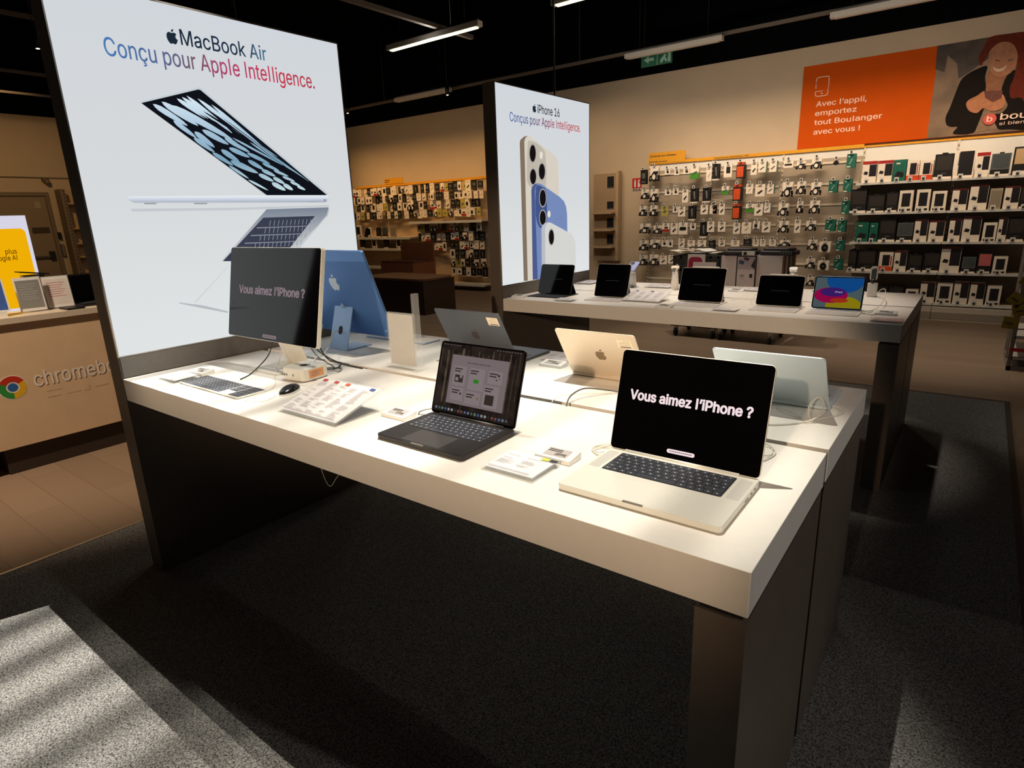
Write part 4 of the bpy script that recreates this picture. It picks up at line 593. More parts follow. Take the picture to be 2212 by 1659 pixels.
# right edge rack
t = thing('shelf_rack', 'grey end rack with hanging yellow price labels at the right picture edge', 'shelving', (2.98, 5.7, 0))
rk = M('rack_grey', (120, 110, 102), 0.5)
MB().box((0.0, 0.0, 0.0), (0.9, 0.75, 0.04), rk).build('base', t)
for (xx, yy) in ((0.0, 0.0), (0.0, 0.72), (0.87, 0.0), (0.87, 0.72)): MB().box((xx, yy, 0), (xx+0.03, yy+0.03, 1.04), rk).build('post', t)
for z_ in (0.12, 0.30, 0.62): MB().box((0.02, 0.0, z_-0.02), (0.9, 0.75, z_), M('rack_shelf', (168, 160, 150), 0.5)).build('shelf', t)
MB().box((0.0, -0.002, 0.17), (0.9, 0.0, 0.2), pr).build('edge_strip', t)
MB().box((0.0, 0.33, 0.05), (0.012, 0.40, 1.08), rk).build('side_plate', t)
for k, (x_, y_, z_, a) in enumerate(((-0.03, -0.04, 0.42, 0.1), (-0.02, -0.05, 0.62, 0.6), (0.04, -0.05, 0.78, 0.5), (0.08, -0.05, 0.86, 0.4), (0.02, -0.05, 0.53, -0.3))):
    o = MB(); o.T = Matrix.Rotation(a, 4, 'Y'); o.box((-0.05, -0.004, -0.05), (0.05, 0.0, 0.05), M('label_yellow', (150, 128, 26), 0.6, noise=0.2, scale=30)); o.box((-0.03, -0.006, -0.01), (0.02, -0.004, 0.0), ink_dark)
    o.cyl((0, 0, 0), (0, 0.055, 0.0), 0.003, chrome, 5)
    tag(o.build('shelf_label', None, (2.98+x_, 5.7+y_, z_)), f"yellow price label hanging on the rack at the right edge, {ORD[k]} upward", 'label', 'yellow labels on the right rack')
for k, (x_, z_, w_, h_) in enumerate(((0.3, 0.30, 0.4, 0.06), (0.35, 0.62, 0.4, 0.1))):
    tag(MB().box((-w_/2, -0.1, 0), (w_/2, 0.1, h_), M('goods_dark', (44, 44, 46), 0.6)).build('folded_goods', None, (2.98+x_, 6.0, z_+.0005)), f"dark folded goods on the {['lower', 'upper'][k]} shelf of the right rack", 'goods')
# ------------------------------------------------------------------ light boxes
lit_panel = EG('backlit_film', 2, 0.9, 2.3, [(0.0, (226, 229, 229)), (0.5, (214, 217, 219)), (1.0, (208, 213, 219))], 1.0)
def ink(name, c): return E('ink_'+name, c, 1.0, 0.03, 6)
def lightbox(loc, label, hook):
    t = thing('light_box', label, 'light box', loc)
    b = MB(); b.box((-0.10, 0.0, 0.0045), (0.0, 1.238, 0.962), box_paint); b.box((-0.10, 0, 0.962), (-0.006, 1.238, 2.292), box_paint); b.build('casing', t)
    MB().box((0.0, 0.006, 0.879), (0.003, 1.232, 0.960), skirt_grey).build('skirt_panel', t)
    f = MB(); f.box((-0.006, 0, 0.962), (0.003, 0.005, 2.292), chrome); f.box((-0.006, 1.233, 0.962), (0.003, 1.238, 2.292), box_paint); f.box((-0.006, 0.005, 2.286), (0.003, 1.233, 2.292), box_paint); f.box((-0.006, 0.005, 0.962), (0.003, 1.233, 0.966), chrome); f.build('frame', t)
    MB().box((-0.006, 0.005, 0.966), (0.0, 1.233, 2.286), lit_panel).build('light_panel', t)
    return t
L1 = lightbox((0, 0, 0), 'tall backlit poster of an open thin laptop at the left end of the near table', '')
navy = ink('navy', (28, 42, 58))
grad1 = EG('title_gradient', 1, 0.1, 1.1, [(0.0, (70, 130, 190)), (0.25, (84, 104, 150)), (0.38, (110, 90, 110)), (0.55, (178, 60, 104)), (0.75, (200, 50, 80)), (1.0, (170, 62, 70))])
grad2 = EG('subtitle_gradient', 1, 2.6-2.494, 3.6-2.494, [(0.0, (70, 110, 180)), (0.3, (84, 84, 130)), (0.55, (150, 60, 90)), (0.8, (196, 60, 70)), (1.0, (180, 60, 60))])
o = MB(); o.fruit((0.0015, 0.404, 2.146), Y, Z, 0.044, navy); o.build('brand_logo', L1)
o = MB(); o.text('MacBook Air', (0.0015, 0.458, 2.150), Y, Z, 0.377, 0.056, EG('product_gradient', 1, 0.45, 0.84, [(0.0, (26, 40, 58)), (0.7, (34, 52, 74)), (1.0, (78, 120, 150))]), 0.014); o.build('title_print', L1)
MB().text('Conçu pour Apple Intelligence.', (0.0015, 0.170, 2.066), Y, Z, 0.905, 0.062, grad1, 0.012).build('slogan_print', L1)
o = MB()
o.plate(ART['scr_edge'], 0.0004, 0.0004, ink('silver_light', (196, 206, 212)))
o.plate(ART['scr_black'], 0.0008, 0.0004, ink('screen_dark', (16, 18, 26)))
pa = EG('petal_blue', 2, 1.58, 1.98, [(0.0, (206, 228, 234)), (0.35, (120, 160, 184)), (0.6, (160, 190, 212)), (1.0, (222, 238, 248))])
for k, q in enumerate(PETALS): o.plate(q, 0.0012+0.00002*k, 0.0002, pa)
for q in DARKS: o.plate(q, 0.0024, 0.0002, ink('screen_dark', (16, 18, 26)))
o.build('laptop_print', L1)
o = MB()
o.plate(ART['base1'], 0.0006, 0.0004, EG('base_silver', 2, 1.54, 1.57, [(0.0, (150, 156, 170)), (0.4, (184, 192, 206)), (0.8, (212, 220, 232)), (1.0, (228, 232, 238))]))
o.plate(ART['base2'], 0.0006, 0.0004, ink('silver_pale', (196, 200, 206)))
for q in ART['foot']: o.plate(q, 0.0006, 0.0004, ink('foot_grey', (140, 144, 152)))
o.plate(ART['deck'], 0.0006, 0.0004, EG('deck_silver', 2, 1.3, 1.52, [(0.0, (206, 208, 210)), (1.0, (120, 130, 146))]))
o.plate(ART['keys'], 0.0011, 0.0003, ink('keys_slate', (58, 62, 78)))
for q in ART['keyrow']: o.plate(q, 0.0015, 0.0003, ink('key_gap', (140, 146, 160)))
for i in range(12):
    for j in range(5):
        y_ = 0.985-0.022*i-0.03*j; z_ = 1.452-0.032*j
        if y_ > 0.62-0.03*j: o.plate([(y_, z_+.012), (y_+.003, z_+.012), (y_-.006, z_-.012), (y_-.009, z_-.012)], 0.0015, 0.0003, ink('key_gap', (140, 146, 160)))
o.plate(ART['deckedge'], 0.0015, 0.0003, ink('silver_pale', (196, 200, 206)))
o.plate(ART['lid2'], 0.0006, 0.0004, ink('edge_grey', (182, 186, 192))); o.plate(ART['lid2a'], 0.0006, 0.0004, ink('edge_pale', (205, 209, 212)))
o.plate([(1.055, 1.551), (1.061, 1.551), (1.061, 1.557), (1.055, 1.557)], 0.0012, 0.0004, ink('screen_dark', (16, 18, 26)))
o.build('reflection_print', L1)
L2 = lightbox((-0.017, 2.494, 0), 'smaller-looking backlit poster of three phones at the left end of the far table', '')
def loc2(pts): return [(a-2.494, b) for a, b in pts]
o = MB(); o.fruit((0.0015, 2.925-2.494, 2.146), Y, Z, 0.046, navy); o.build('brand_logo', L2)
MB().text('iPhone 16', (0.0015, 2.985-2.494, 2.147), Y, Z, 0.295, 0.056, ink('ink_black', (20, 22, 26)), 0.014).build('title_print', L2)
MB().text('Conçus pour Apple Intelligence.', (0.0015, 2.650-2.494, 2.064), Y, Z, 0.935, 0.058, grad2, 0.012).build('slogan_print', L2)
pc = {'gold_side': (128, 112, 96), 'gold': (214, 206, 192), 'gold_bump': (190, 182, 168), 'blue_side': (74, 90, 140), 'blue': (118, 138, 186), 'blue_bump': (66, 84, 136), 'white_side': (186, 188, 196), 'white': (212, 212, 208)}
for nm, ks, le in (('gold_phone_print', ('gold', 'gold_bump', 'gold_side'), (0, 1, 2)), ('blue_phone_print', ('blue', 'blue_bump', 'blue_side'), (3, 4)), ('white_phone_print', ('white', 'white_side'), (5,))):
    z0 = {'gold': 0.0002, 'blue': 0.0014, 'white': 0.0026}[ks[0]]
    o = MB()
    for i, k in enumerate(ks): o.plate(loc2(smooth(PHONES[k], 2) if 'bump' in k else PHONES[k]), z0+0.0003*i, 0.0003, ink(k, pc[k]))
    for k in le:
        q = loc2(PHONES['lens'][k]); cy = sum(a for a, _ in q)/len(q); cz = sum(b for _, b in q)/len(q)
        o.plate(q, z0+0.0009, 0.0002, ink('lens_ring', (168, 164, 160))); o.plate([(cy+(a-cy)*.82, cz+(b-cz)*.86) for a, b in q], z0+0.0011, 0.0002, ink('lens_black', (22, 18, 20)))
    if ks[0] != 'white': o.plate(loc2(PHONES['flash'][0 if ks[0] == 'gold' else 1]), z0+0.0010, 0.0002, ink('flash', (232, 226, 214)))
    o.build(nm, L2)

# ------------------------------------------------------------------ display tables
TH = 0.875
def table(loc, label):
    t = thing('display_table', label, 'table', loc)
    for (a, b_) in ((0.0, 0.6075), (0.635, 1.2376)):
        s = MB(); s.T = Matrix.Translation((1.217, (a+b_)/2, 0)); s.slab(2.426, b_-a, TH-0.0874, TH, 0.002, white_lam, 1, 0.0008); s.build('tabletop', t)
        l = MB(); l.box((2.339, a+0.001, 0.0045), (2.428, b_-0.001, 0.776), dark_lam); l.build('leg_panel', t)
        n = MB(); n.box((2.345, a+0.008, 0.776), (2.420, b_-0.008, TH-0.0874), black_plastic); n.build('shadow_gap', t)
        MB().box((0.004, (a+b_)/2-0.03, TH-0.14), (2.339, (a+b_)/2+0.03, TH-0.0876), black_plastic).build('under_beam', t)
    MB().box((0.004, 0.56, 0.70), (2.335, 0.682, 0.786), black_plastic).build('cable_trough', t)
    MB().box((2.345, 0.6064, 0.0045), (2.420, 0.6362, 0.776), black_plastic).build('leak_block', t)  # added block, stops lamp light leaking between the leg panels
    return t
table((0, 0, 0), 'near white display table with dark panel legs, carrying the laptops and two desktop screens')
table((-0.017, 2.494, 0), 'far white display table with dark panel legs, carrying five tablets')
T0 = TH+0.0003

# ------------------------------------------------------------------ laptops
ROWS = [[1.5]+[1]*13, [1]*13+[1.5], [1.5]+[1]*12+[1], [1.75]+[1]*12+[.75], [1.25]+[1]*11+[2.25], [1, 1, 1, 1.25, 5, 1.25, 1, 1, 1, 1]]
def keys(x0, x1, y0, y1, z, parent, mat, leg, individual=True, h=0.0011, rows=ROWS, legends=True):
    rh = (y1-y0)/len(rows); g = rh*0.12; merged = MB()
    for r, row in enumerate(rows):
        tot = sum(row); ux = (x1-x0)/tot; x = x0; yc = y1-(r+0.5)*rh
        for wd in row:
            w = wd*ux-g; cx = x+wd*ux/2; x += wd*ux
            b = MB() if individual else merged
            b.T = Matrix.Translation((cx, yc, z)) if not individual else Matrix.Identity(4)
            b.slab(w, rh-g, 0, h, 0.0016, mat, 1, 0.0003)
            if legends: b.box((-0.0014, -0.0014, h), (0.0012, 0.0016, h+0.00008), leg)
            if individual: b.build('key', parent, (cx, yc, z))
    if not individual: merged.build('keys', parent)
def laptop(label, x, y, rz, w, d, hb, ll, tilt, mat, keymat, screen, sticker=None, detail=True, logo=None, name='laptop'):
    t = thing(name, label, 'laptop', (x, y, T0), rz)
    b = MB(); b.slab(w, d, 0.0015, hb, 0.011, mat, 6, 0.0012); 
    b.box((-w*.17, -d/2-0.0002, hb-0.0012), (w*.17, -d/2+0.0055, hb+0.0001), mat)
    base = b.build('base', t)
    ft = MB()
    for sx in (-1, 1):
        for sy in (-1, 1): ft.cyl((sx*w*.42, sy*d*.4, 0), (sx*w*.42, sy*d*.4, 0.002), 0.009, black_plastic, 10)
    ft.build('feet', t)
    n = MB(); n.box((-0.022, -d/2-0.0004, hb-0.0022), (0.022, -d/2+0.0045, hb+0.0003), M('notch_shade', (110, 106, 98), 0.5)); n.build('finger_notch', t)
    kw = w*0.765 if w > 0.33 and detail else w*0.87; ky1 = d/2-0.020; ky0 = ky1-0.108
    kb = MB(); kb.slab(kw, ky1-ky0, hb-0.0004, hb+0.00015, 0.004, key_well, 3, cx=0, cy=(ky0+ky1)/2); kb = kb.build('keyboard_well', t)
    keys(-kw/2+0.002, kw/2-0.002, ky0+0.002, ky1-0.002, hb+0.0002, kb, keymat, legend, detail)
    tp = MB(); tp.slab(w*.44, d*.36, hb, hb+0.00025, 0.004, M(mat.name+'_trackpad', tuple(int(255*(v**(1/2.2))) for v in (mat.node_tree.nodes['Color Ramp'].color_ramp.elements[0].color[:3])), 0.45, metal=0.2, noise=0.0), 3, cx=0, cy=-d/2+0.008+d*.18); tp.build('trackpad', t)
    if detail and w > 0.33:
        for sx in (-1, 1): g = MB(); g.slab(0.026, 0.104, hb, hb+0.0002, 0.003, M('speaker_grille', (190, 188, 182), 0.6, noise=0.2, scale=900), 2, cx=sx*(kw/2+0.021), cy=(ky0+ky1)/2); g.build('speaker_grille', t)
    pr_ = MB()
    for yy in (0.06, 0.085): pr_.box((w/2-0.0003, yy-0.006, hb*.4), (w/2+0.0002, yy+0.006, hb*.4+0.004), black_plastic)
    pr_.box((w/2-0.0003, 0.015, hb*.4), (w/2+0.0002, 0.04, hb*.4+0.003), black_plastic); pr_.build('ports', t)
    hg = MB(); hg.cyl((-w*.38, d/2-0.006, hb+0.001), (w*.38, d/2-0.006, hb+0.001), 0.0048, M('hinge_dark', (40, 38, 38), 0.4) if mat is space_black else mat, 10); hg.build('hinge', t)
    th = math.radians(tilt); Lm = Matrix(((1, 0, 0, 0), (0, math.sin(th), -math.cos(th), d/2-0.007), (0, math.cos(th), math.sin(th), hb+0.002), (0, 0, 0, 1)))
    li = MB(); li.T = Lm; li.slab(w, ll, -0.0045, 0.0, 0.011, mat, 6, 0.0008, cy=ll/2); lid = li.build('lid', t)
    gl = MB(); gl.T = Lm; gl.slab(w-0.003, ll-0.003, 0.0, 0.0006, 0.0095, black_glass, 6, cy=ll/2); scr = gl.build('screen', t)
    if screen: screen(Lm, w, ll, scr)
    if logo:
        lo = MB(); lo.T = Lm; lo.fruit((0.021, ll/2-0.024, -0.0048), -X, Y, 0.042, logo); lo.build('lid_logo', lid)
    if sticker:
        st = MB(); st.T = Lm; st.box((-w/2+0.018, ll-0.060, -0.0052), (-w/2+0.072, ll-0.022, -0.0045), M('sticker_cream', (240, 224, 196), 0.6))
        for k in range(4): st.box((-w/2+0.024, ll-0.030-k*0.008, -0.0055), (-w/2+(0.064 if k else 0.05), ll-0.0285-k*0.008, -0.0052), M('sticker_print', (150, 136, 116), 0.7))
        st.box((-w/2+0.024, ll-0.057, -0.0055), (-w/2+0.062, ll-0.054, -0.0052), ink_dark); st.build('sticker', lid)
    return t
def scr_question(scale=1.0, mt=None, cap=0.0225):
    def f(Lm, w, ll, par):
        mt_ = mt or text_lit
        o = MB(); o.T = Lm; o.text('Vous aimez l’iPhone ?', (-w*.403, ll*.518, 0.0010), X, Y, w*.81, cap, mt_, 0.058); o.build('screen_text', par)
        o = MB(); o.T = Lm; o.slab(0.066, 0.0095, 0.0006, 0.0009, 0.0047, mt_, 6, cx=0.0, cy=ll*.085)
        for k in range(12): o.box((-0.026+k*0.0045, ll*.085-0.001, 0.0009), (-0.026+k*0.0045+0.003, ll*.085+0.0012, 0.001), M('pill_ink', (80, 70, 74), 0.8))
        o.build('screen_button', par)
    return f
def scr_mac(Lm, w, ll, par):
    a = MB(); a.T = Lm; wall = M('wallpaper_dark', (26, 22, 22), 0.3, noise=0.8, scale=30, emit=0.25)
    a.box((-w/2+0.006, 0.008, 0.0006), (w/2-0.006, ll-0.006, 0.0008), wall)
    for k in range(16):
        x_ = -w*.46+k*w*.061+random.uniform(-.004, .004)
        a.box((x_, ll*random.uniform(.05, .75), 0.0008), (x_+random.uniform(.002, .009), ll*random.uniform(.85, .94), 0.0009), M('wallpaper_streak%d' % (k % 3), [(44, 38, 34), (58, 52, 46), (34, 30, 28)][k % 3], 0.5, noise=0.6, scale=60, emit=0.25))
    a.build('wallpaper', par)
    o = MB(); o.T = Lm; win = E('window_grey', (150, 134, 136), 0.55); x0, x1, z0, z1 = -w*.33, w*.34, ll*.17, ll*.83
    o.box((x0, z0, 0.0010), (x1, z1, 0.0013), win); W_, H_ = x1-x0, z1-z0
    o.text('Tant de raisons d’aimer le Mac.', (x0+W_*.28, z1-H_*.145, 0.0014), X, Y, W_*.42, 0.0042, M('win_ink', (24, 20, 22), 0.8), 0.03)
    card = E('card_grey', (164, 148, 150), 0.55); dk2 = M('win_ink'); gn = E('win_green', (66, 160, 50), 0.5)
    cards = [(.06, .38, .29, .78), (.35, .34, .62, .78), (.68, .52, .92, .78), (.06, .08, .29, .34), (.33, .05, .60, .30), (.64, .05, .90, .48)]
    for (a0, b0, a1, b1) in cards: o.slab((a1-a0)*W_, (b1-b0)*H_, 0.0013, 0.00145, 0.002, card, 3, cx=x0+(a0+a1)/2*W_, cy=z0+(b0+b1)/2*H_)
    for (a0, b0, a1, b1) in cards:
        for k in range(2): o.box((x0+(a0+.02)*W_, z0+(b1-.07-.05*k)*H_, 0.00145), (x0+(a0+.16-.03*k)*W_, z0+(b1-.045-.05*k)*H_, 0.0016), dk2)
    o.box((x0+.10*W_, z0+.45*H_, .00145), (x0+.25*W_, z0+.60*H_, .0016), dk2); o.slab(.05*W_, .07*H_, .0016, .0018, .001, card, 2, cx=x0+.14*W_, cy=z0+.51*H_); o.slab(.04*W_, .06*H_, .0016, .0018, .001, card, 2, cx=x0+.21*W_, cy=z0+.57*H_)
    o.slab(.09*W_, .08*H_, .00145, .0017, .002, gn, 3, cx=x0+.485*W_, cy=z0+.52*H_)
    for (cx, cy, r) in ((.86, .70, .018), (.81, .67, .011), (.83, .61, .012), (.88, .64, .008)): o.flat(disc(0, 0, r*W_), (x0+cx*W_, z0+cy*H_, .0017), X, Y, dk2)
    o.fruit((x0+.225*W_, z0+.20*H_, .0017), X, Y, .035*W_, dk2); o.flat(disc(0, 0, .022*W_), (x0+.555*W_, z0+.19*H_, .0017), X, Y, M('win_mid', (110, 98, 96), 0.8))
    o.box((x0+.68*W_, z0+.10*H_, .00145), (x0+.83*W_, z0+.30*H_, .0016), dk2)
    o.build('browser_window', par)
    o = MB(); o.T = Lm; cc = [(140, 150, 160), (90, 110, 120), (120, 160, 110), (90, 110, 180), (180, 180, 180), (190, 190, 190), (60, 60, 64), (150, 90, 80), (120, 100, 90), (100, 120, 180)]
    for k in range(22): o.slab(0.0075, 0.0075, 0.0009, 0.0012, 0.0018, E('icon%d' % (k % 10), cc[k % 10], 0.5), 2, cx=-w*.44+k*w*.040, cy=0.018)
    o.build('dock_icons', par)
    o = MB(); o.T = Lm
    for k in range(6): o.box((-w*.46+k*.012, ll-.011, .0009), (-w*.46+k*.012+.008, ll-.009, .0011), E('menu_grey', (120, 110, 112), 0.5))
    for k in range(9): o.box((w*.18+k*.010, ll-.0115, .0009), (w*.18+k*.010+.005, ll-.0085, .0011), E('menu_grey'))
    o.build('menu_bar', par)
laptop('large silver laptop whose black screen asks Vous aimez in white letters, nearest the table corner', 2.172, 0.215, 0, 0.3557, 0.2481, 0.0155, 0.244, 16.0, silver, key_black, scr_question())
laptop('dark grey laptop showing a window of tiles, between the two flat price sheets', 1.563, 0.203, 0, 0.3126, 0.2212, 0.0150, 0.2165, 18.6, space_black, key_black, scr_mac)
laptop('blue-grey laptop seen from the back with a cream sticker, behind the tile-screen laptop', 1.077, 1.084, PI, 0.338, 0.2376, 0.0115, 0.2376, 29.0, midnight, key_black, None, sticker=1, detail=False, logo=M('logo_brown', (58, 50, 50), 0.3))
laptop('champagne gold laptop seen from the back with a darker fruit logo', 1.665, 1.045, PI, 0.3041, 0.215, 0.0113, 0.215, 33.0, starlight, key_black, None, sticker=1, detail=False, logo=M('logo_taupe', (128, 108, 84), 0.3))
laptop('pale silver-blue laptop seen from the back, at the far right of the near table', 2.220, 1.055, PI, 0.3041, 0.215, 0.0113, 0.215, 38.0, skyblue, key_black, None, detail=False)

# ------------------------------------------------------------------ desktop screens
t = thing('desktop_monitor', 'black wide monitor with silver edge reading Vous aimez in grey, on an L-shaped stand', 'monitor', (0.424, 0.44, T0))
th = math.atan2(0.074, 0.365); lm = Matrix(((1, 0, 0, 0), (0, math.sin(th), -math.cos(th), -0.04), (0, math.cos(th), math.sin(th), 0.120), (0, 0, 0, 1)))
o = MB(); o.T = lm; o.slab(0.623, 0.372, -0.019, -0.0005, 0.012, silver, 5, 0.001, cy=0.186); case = o.build('housing', t)
o = MB(); o.T = lm; o.slab(0.619, 0.368, -0.0005, 0.0008, 0.011, black_glass, 5, cy=0.186); scr = o.build('screen', t)
o = MB(); o.T = lm; o.text('Vous aimez l’iPhone ?', (-0.235, 0.184, 0.0012), X, Y, 0.46, 0.032, E('screen_text_grey', (138, 124, 130), 0.9), 0.06); o.build('screen_text', scr)
o = MB(); o.T = lm; o.slab(0.098, 0.0135, 0.0008, 0.0012, 0.0066, E('screen_text_grey'), 6, cx=0.0, cy=0.018)
for k in range(12): o.box((-0.040+k*0.0068, 0.016, .0012), (-0.036+k*0.0068, 0.020, .0013), M('pill_ink'))
o.build('screen_button', scr)
o = MB(); o.slab(0.19, 0.165, 0, 0.006, 0.004, silver, 3, 0.0008, cx=0, cy=-0.005); o.build('stand_base', t)
o = MB(); o.T = Matrix(((1, 0, 0, 0), (0, -0.30, 0.954, 0.075), (0, 0.954, 0.30, 0.0), (0, 0, 0, 1))); o.slab(0.16, 0.235, 0.0, 0.006, 0.006, silver, 3, 0.0008, cy=0.1175); o.build('stand_neck', t)

t = thing('all_in_one_computer', 'blue all-in-one computer seen from behind with white fruit logo, right behind the black monitor', 'computer', (0.336, 0.86, T0), PI)
th = math.atan2(0.140, 0.39); lm = Matrix(((1, 0, 0, 0), (0, math.sin(th), -math.cos(th), -0.046), (0, math.cos(th), math.sin(th), 0.065), (0, 0, 0, 1)))
Lp = math.hypot(0.14, 0.39)
o = MB(); o.T = lm; o.slab(0.547, Lp, -0.0112, 0.0, 0.010, imac_blue, 5, 0.0008, cy=Lp/2); back = o.build('housing', t)
o = MB(); o.T = lm; o.slab(0.545, Lp-0.05, 0.0, 0.0008, 0.009, M('bezel_pale', (226, 230, 236), 0.2), 5, cy=Lp/2+0.025); o.slab(0.52, Lp-0.075, 0.0008, 0.001, 0.004, black_glass, 3, cy=Lp/2+0.025); o.build('screen', t)
o = MB(); o.T = lm; o.fruit((0.032, 0.222, -0.0116), -X, Y, 0.066, M('logo_white', (214, 226, 242), 0.3)); o.build('back_logo', back)
o = MB(); o.T = lm; o.cyl((-0.235, 0.03, -0.0113), (-0.235, 0.03, -0.0120), 0.006, imac_light, 12); o.build('power_button', back)
o = MB(); o.slab(0.13, 0.150, 0, 0.004, 0.004, imac_light, 3, 0.0006, cx=0, cy=-0.005); o.build('stand_base', t)
o = MB(); o.T = Matrix(((1, 0, 0, 0), (0, -0.29, 0.957, 0.066), (0, 0.957, 0.29, 0.002), (0, 0, 0, 1))); o.slab(0.13, 0.205, 0.0, 0.004, 0.006, imac_light, 3, 0.0006, cy=0.1025)
o.build('stand_neck', t)
o = MB(); o.T = Matrix(((1, 0, 0, 0), (0, -0.29, 0.957, 0.066), (0, 0.957, 0.29, 0.002), (0, 0, 0, 1))); o.slab(0.028, 0.040, 0.004, 0.0046, 0.0138, ink_dark, 8, cx=0, cy=0.088); o.build('cable_hole', t)
o = MB(); o.cyl((0, -0.035, 0.19), (0, 0.02, 0.20), 0.012, imac_light, 10); o.build('hinge', t)

# ------------------------------------------------------------------ things on the near table
def keyboard(label, x, y, rz, w, d, frame, keym, rows, full=False):
    t = thing('computer_keyboard', label, 'keyboard', (x, y, T0), rz)
    MB().slab(w, d, 0.001, 0.0060, 0.009, frame, 4, 0.0008).build('base', t)
    MB().box((-w/2+.01, d/2-.014, 0.0), (w/2-.01, d/2-.006, 0.003), white_plastic).build('rear_foot', t)
    if full:
        keys(-w/2+.005, -w/2+.285, -d/2+.005, d/2-.005, 0.006, t, keym, legend, True)
        keys(-w/2+.289, -w/2+.341, -d/2+.042, d/2-.005, 0.006, t, keym, legend, True, rows=[[1]*3]*3+[[0.01]][:0])
        keys(-w/2+.345, w/2-.005, -d/2+.005, d/2-.005, 0.006, t, keym, legend, True, rows=[[1]*4]*5)
    else: keys(-w/2+.005, w/2-.005, -d/2+.005, d/2-.005, 0.006, t, keym, legend, False, legends=False)
    return t
keyboard('silver keyboard with black keys lying in front of the black monitor', 0.487, 0.148, 0.0, 0.4187, 0.1149, silver, key_black, ROWS, True)
keyboard('pale blue and white keyboard lying behind the blue computer', 0.42, 1.115, 0.0, 0.4187, 0.1149, imac_light, white_plastic, ROWS)
def mouse(label, x, y, rz, mat):
    t = thing('computer_mouse', label, 'mouse', (x, y, T0), rz); v = []; f = []; n = 18; rings = [(0, 1.0), (0.006, 1.0), (0.012, .92), (0.017, .75), (0.0205, .5), (0.022, .2)]
    for z_, s_ in rings:
        for k in range(n): a = 2*PI*k/n; v.append((0.0285*s_*math.cos(a)*(1-.06*math.sin(a)**2), 0.0565*(s_**.8)*math.sin(a), z_*(1-0.25*max(0, -math.sin(a)))))
    for r in range(len(rings)-1):
        for k in range(n): f.append((r*n+k, r*n+(k+1) % n, (r+1)*n+(k+1) % n, (r+1)*n+k))
    f.append(tuple(range(n))[::-1]); f.append(tuple((len(rings)-1)*n+k for k in range(n)))
    b = MB(); b.add([(a, c, d*0.55+0.001) for a, c, d in v], f, white_plastic, True); b.build('base', t)
    b = MB(); b.add([(a*.96, c*.97, d+0.002) for a, c, d in v], f, mat, True); b.build('shell', t)
mouse('black mouse beside the slanted price sheet', 0.772, 0.245, 0.45, M('mouse_black', (28, 28, 28), 0.18))
mouse('pale blue mouse behind the blue computer, near the light box', 0.068, 1.145, 0.1, imac_light)
# small desktop box
t = thing('mini_computer', 'small square silver desktop computer with an orange label on its side', 'computer', (0.652, 0.398, T0), 0.12)
MB().slab(0.127, 0.127, 0.004, 0.050, 0.026, silver, 8, 0.0012).build('body', t)
MB().cyl((0, 0, 0), (0, 0, 0.004), 0.05, black_plastic, 20).build('foot', t)
MB().fruit((-0.018, -0.022, 0.0505), X, Y, 0.036, ink_dark).build('top_logo', t)
o = MB()
for xx in (-0.045, -0.034, 0.0): o.box((xx, -0.0640, 0.020), (xx+0.004, -0.0634, 0.029), ink_dark)
o.build('front_ports', t)
o = MB(); o.box((0.0634, -0.040, 0.012), (0.0640, 0.030, 0.042), M('sticker_orange', (226, 158, 100), 0.6)); o.box((0.064, -0.03, 0.03), (0.0643, 0.02, 0.033), ink_grey); o.box((0.064, -0.03, 0.02), (0.0643, 0.01, 0.023), ink_grey); o.build('sticker', t)
def price_block(label, x, y, rz, price=None, s=1.0, z=T0):
    t = thing('electronic_price_tag', label, 'price tag', (x, y, z), rz)
    b = MB(); W_, D_, H_ = 0.10*s, 0.054*s, 0.018
    b.add([(-W_/2, -D_/2, 0), (W_/2, -D_/2, 0), (W_/2, D_/2, 0), (-W_/2, D_/2, 0), (-W_/2, -D_/2, H_*.6), (W_/2, -D_/2, H_*.6), (W_/2, D_/2, H_), (-W_/2, D_/2, H_)], [(3, 2, 1, 0), (4, 5, 6, 7), (0, 1, 5, 4), (1, 2, 6, 5), (2, 3, 7, 6), (3, 0, 4, 7)], white_plastic); b.build('holder', t)
    sl = math.atan2(H_*.4, D_); d_ = Vector((0, math.cos(sl), math.sin(sl))); P = Vector((0, -D_/2, H_*.6+0.0008))
    q = MB(); a = [P+X*(-W_*.32)+d_*(D_*.18), P+X*(W_*.32)+d_*(D_*.18), P+X*(W_*.32)+d_*(D_*.85), P+X*(-W_*.32)+d_*(D_*.85)]
    q.add([tuple(v) for v in a]+[tuple(v-Vector((0, 0, 0.0006))) for v in a], [(0, 1, 2, 3), (4, 7, 6, 5), (0, 4, 5, 1), (1, 5, 6, 2), (2, 6, 7, 3), (3, 7, 4, 0)], M('eink_grey', (186, 180, 176), 0.4)); 
    n_ = Vector((0, 0, 0.0005))
    for k in range(2): q.text('ii ii ii', tuple(P+X*(-W_*.28)+d_*(D_*(.70-.12*k))+n_), X, d_, W_*.4, D_*.06, ink_dark) if False else q.box((-W_*.28, -D_/2+D_*(.68-.13*k), H_*.6+D_*(.68-.13*k)*math.tan(sl)), (W_*.1, -D_/2+D_*(.73-.13*k), H_*.6+D_*(.73-.13*k)*math.tan(sl)+.0014), ink_dark)
    q.text(price or '999€', tuple(P+X*(-W_*.02)+d_*(D_*.26)+n_), X, d_, W_*.3, D_*.2, ink_dark, 0.03); q.build('display', t)
    return t
price_block('white electronic price tag reading 2899 euros, left of the large silver laptop', 1.902, 0.238, 0.0, '2899€')
price_block('white electronic price tag left of the tile-screen laptop', 1.318, 0.258, 0.0, '2199€')
price_block('small electronic price tag at the far left corner under the tall poster', 0.205, 0.215, 0.08, '1799€')
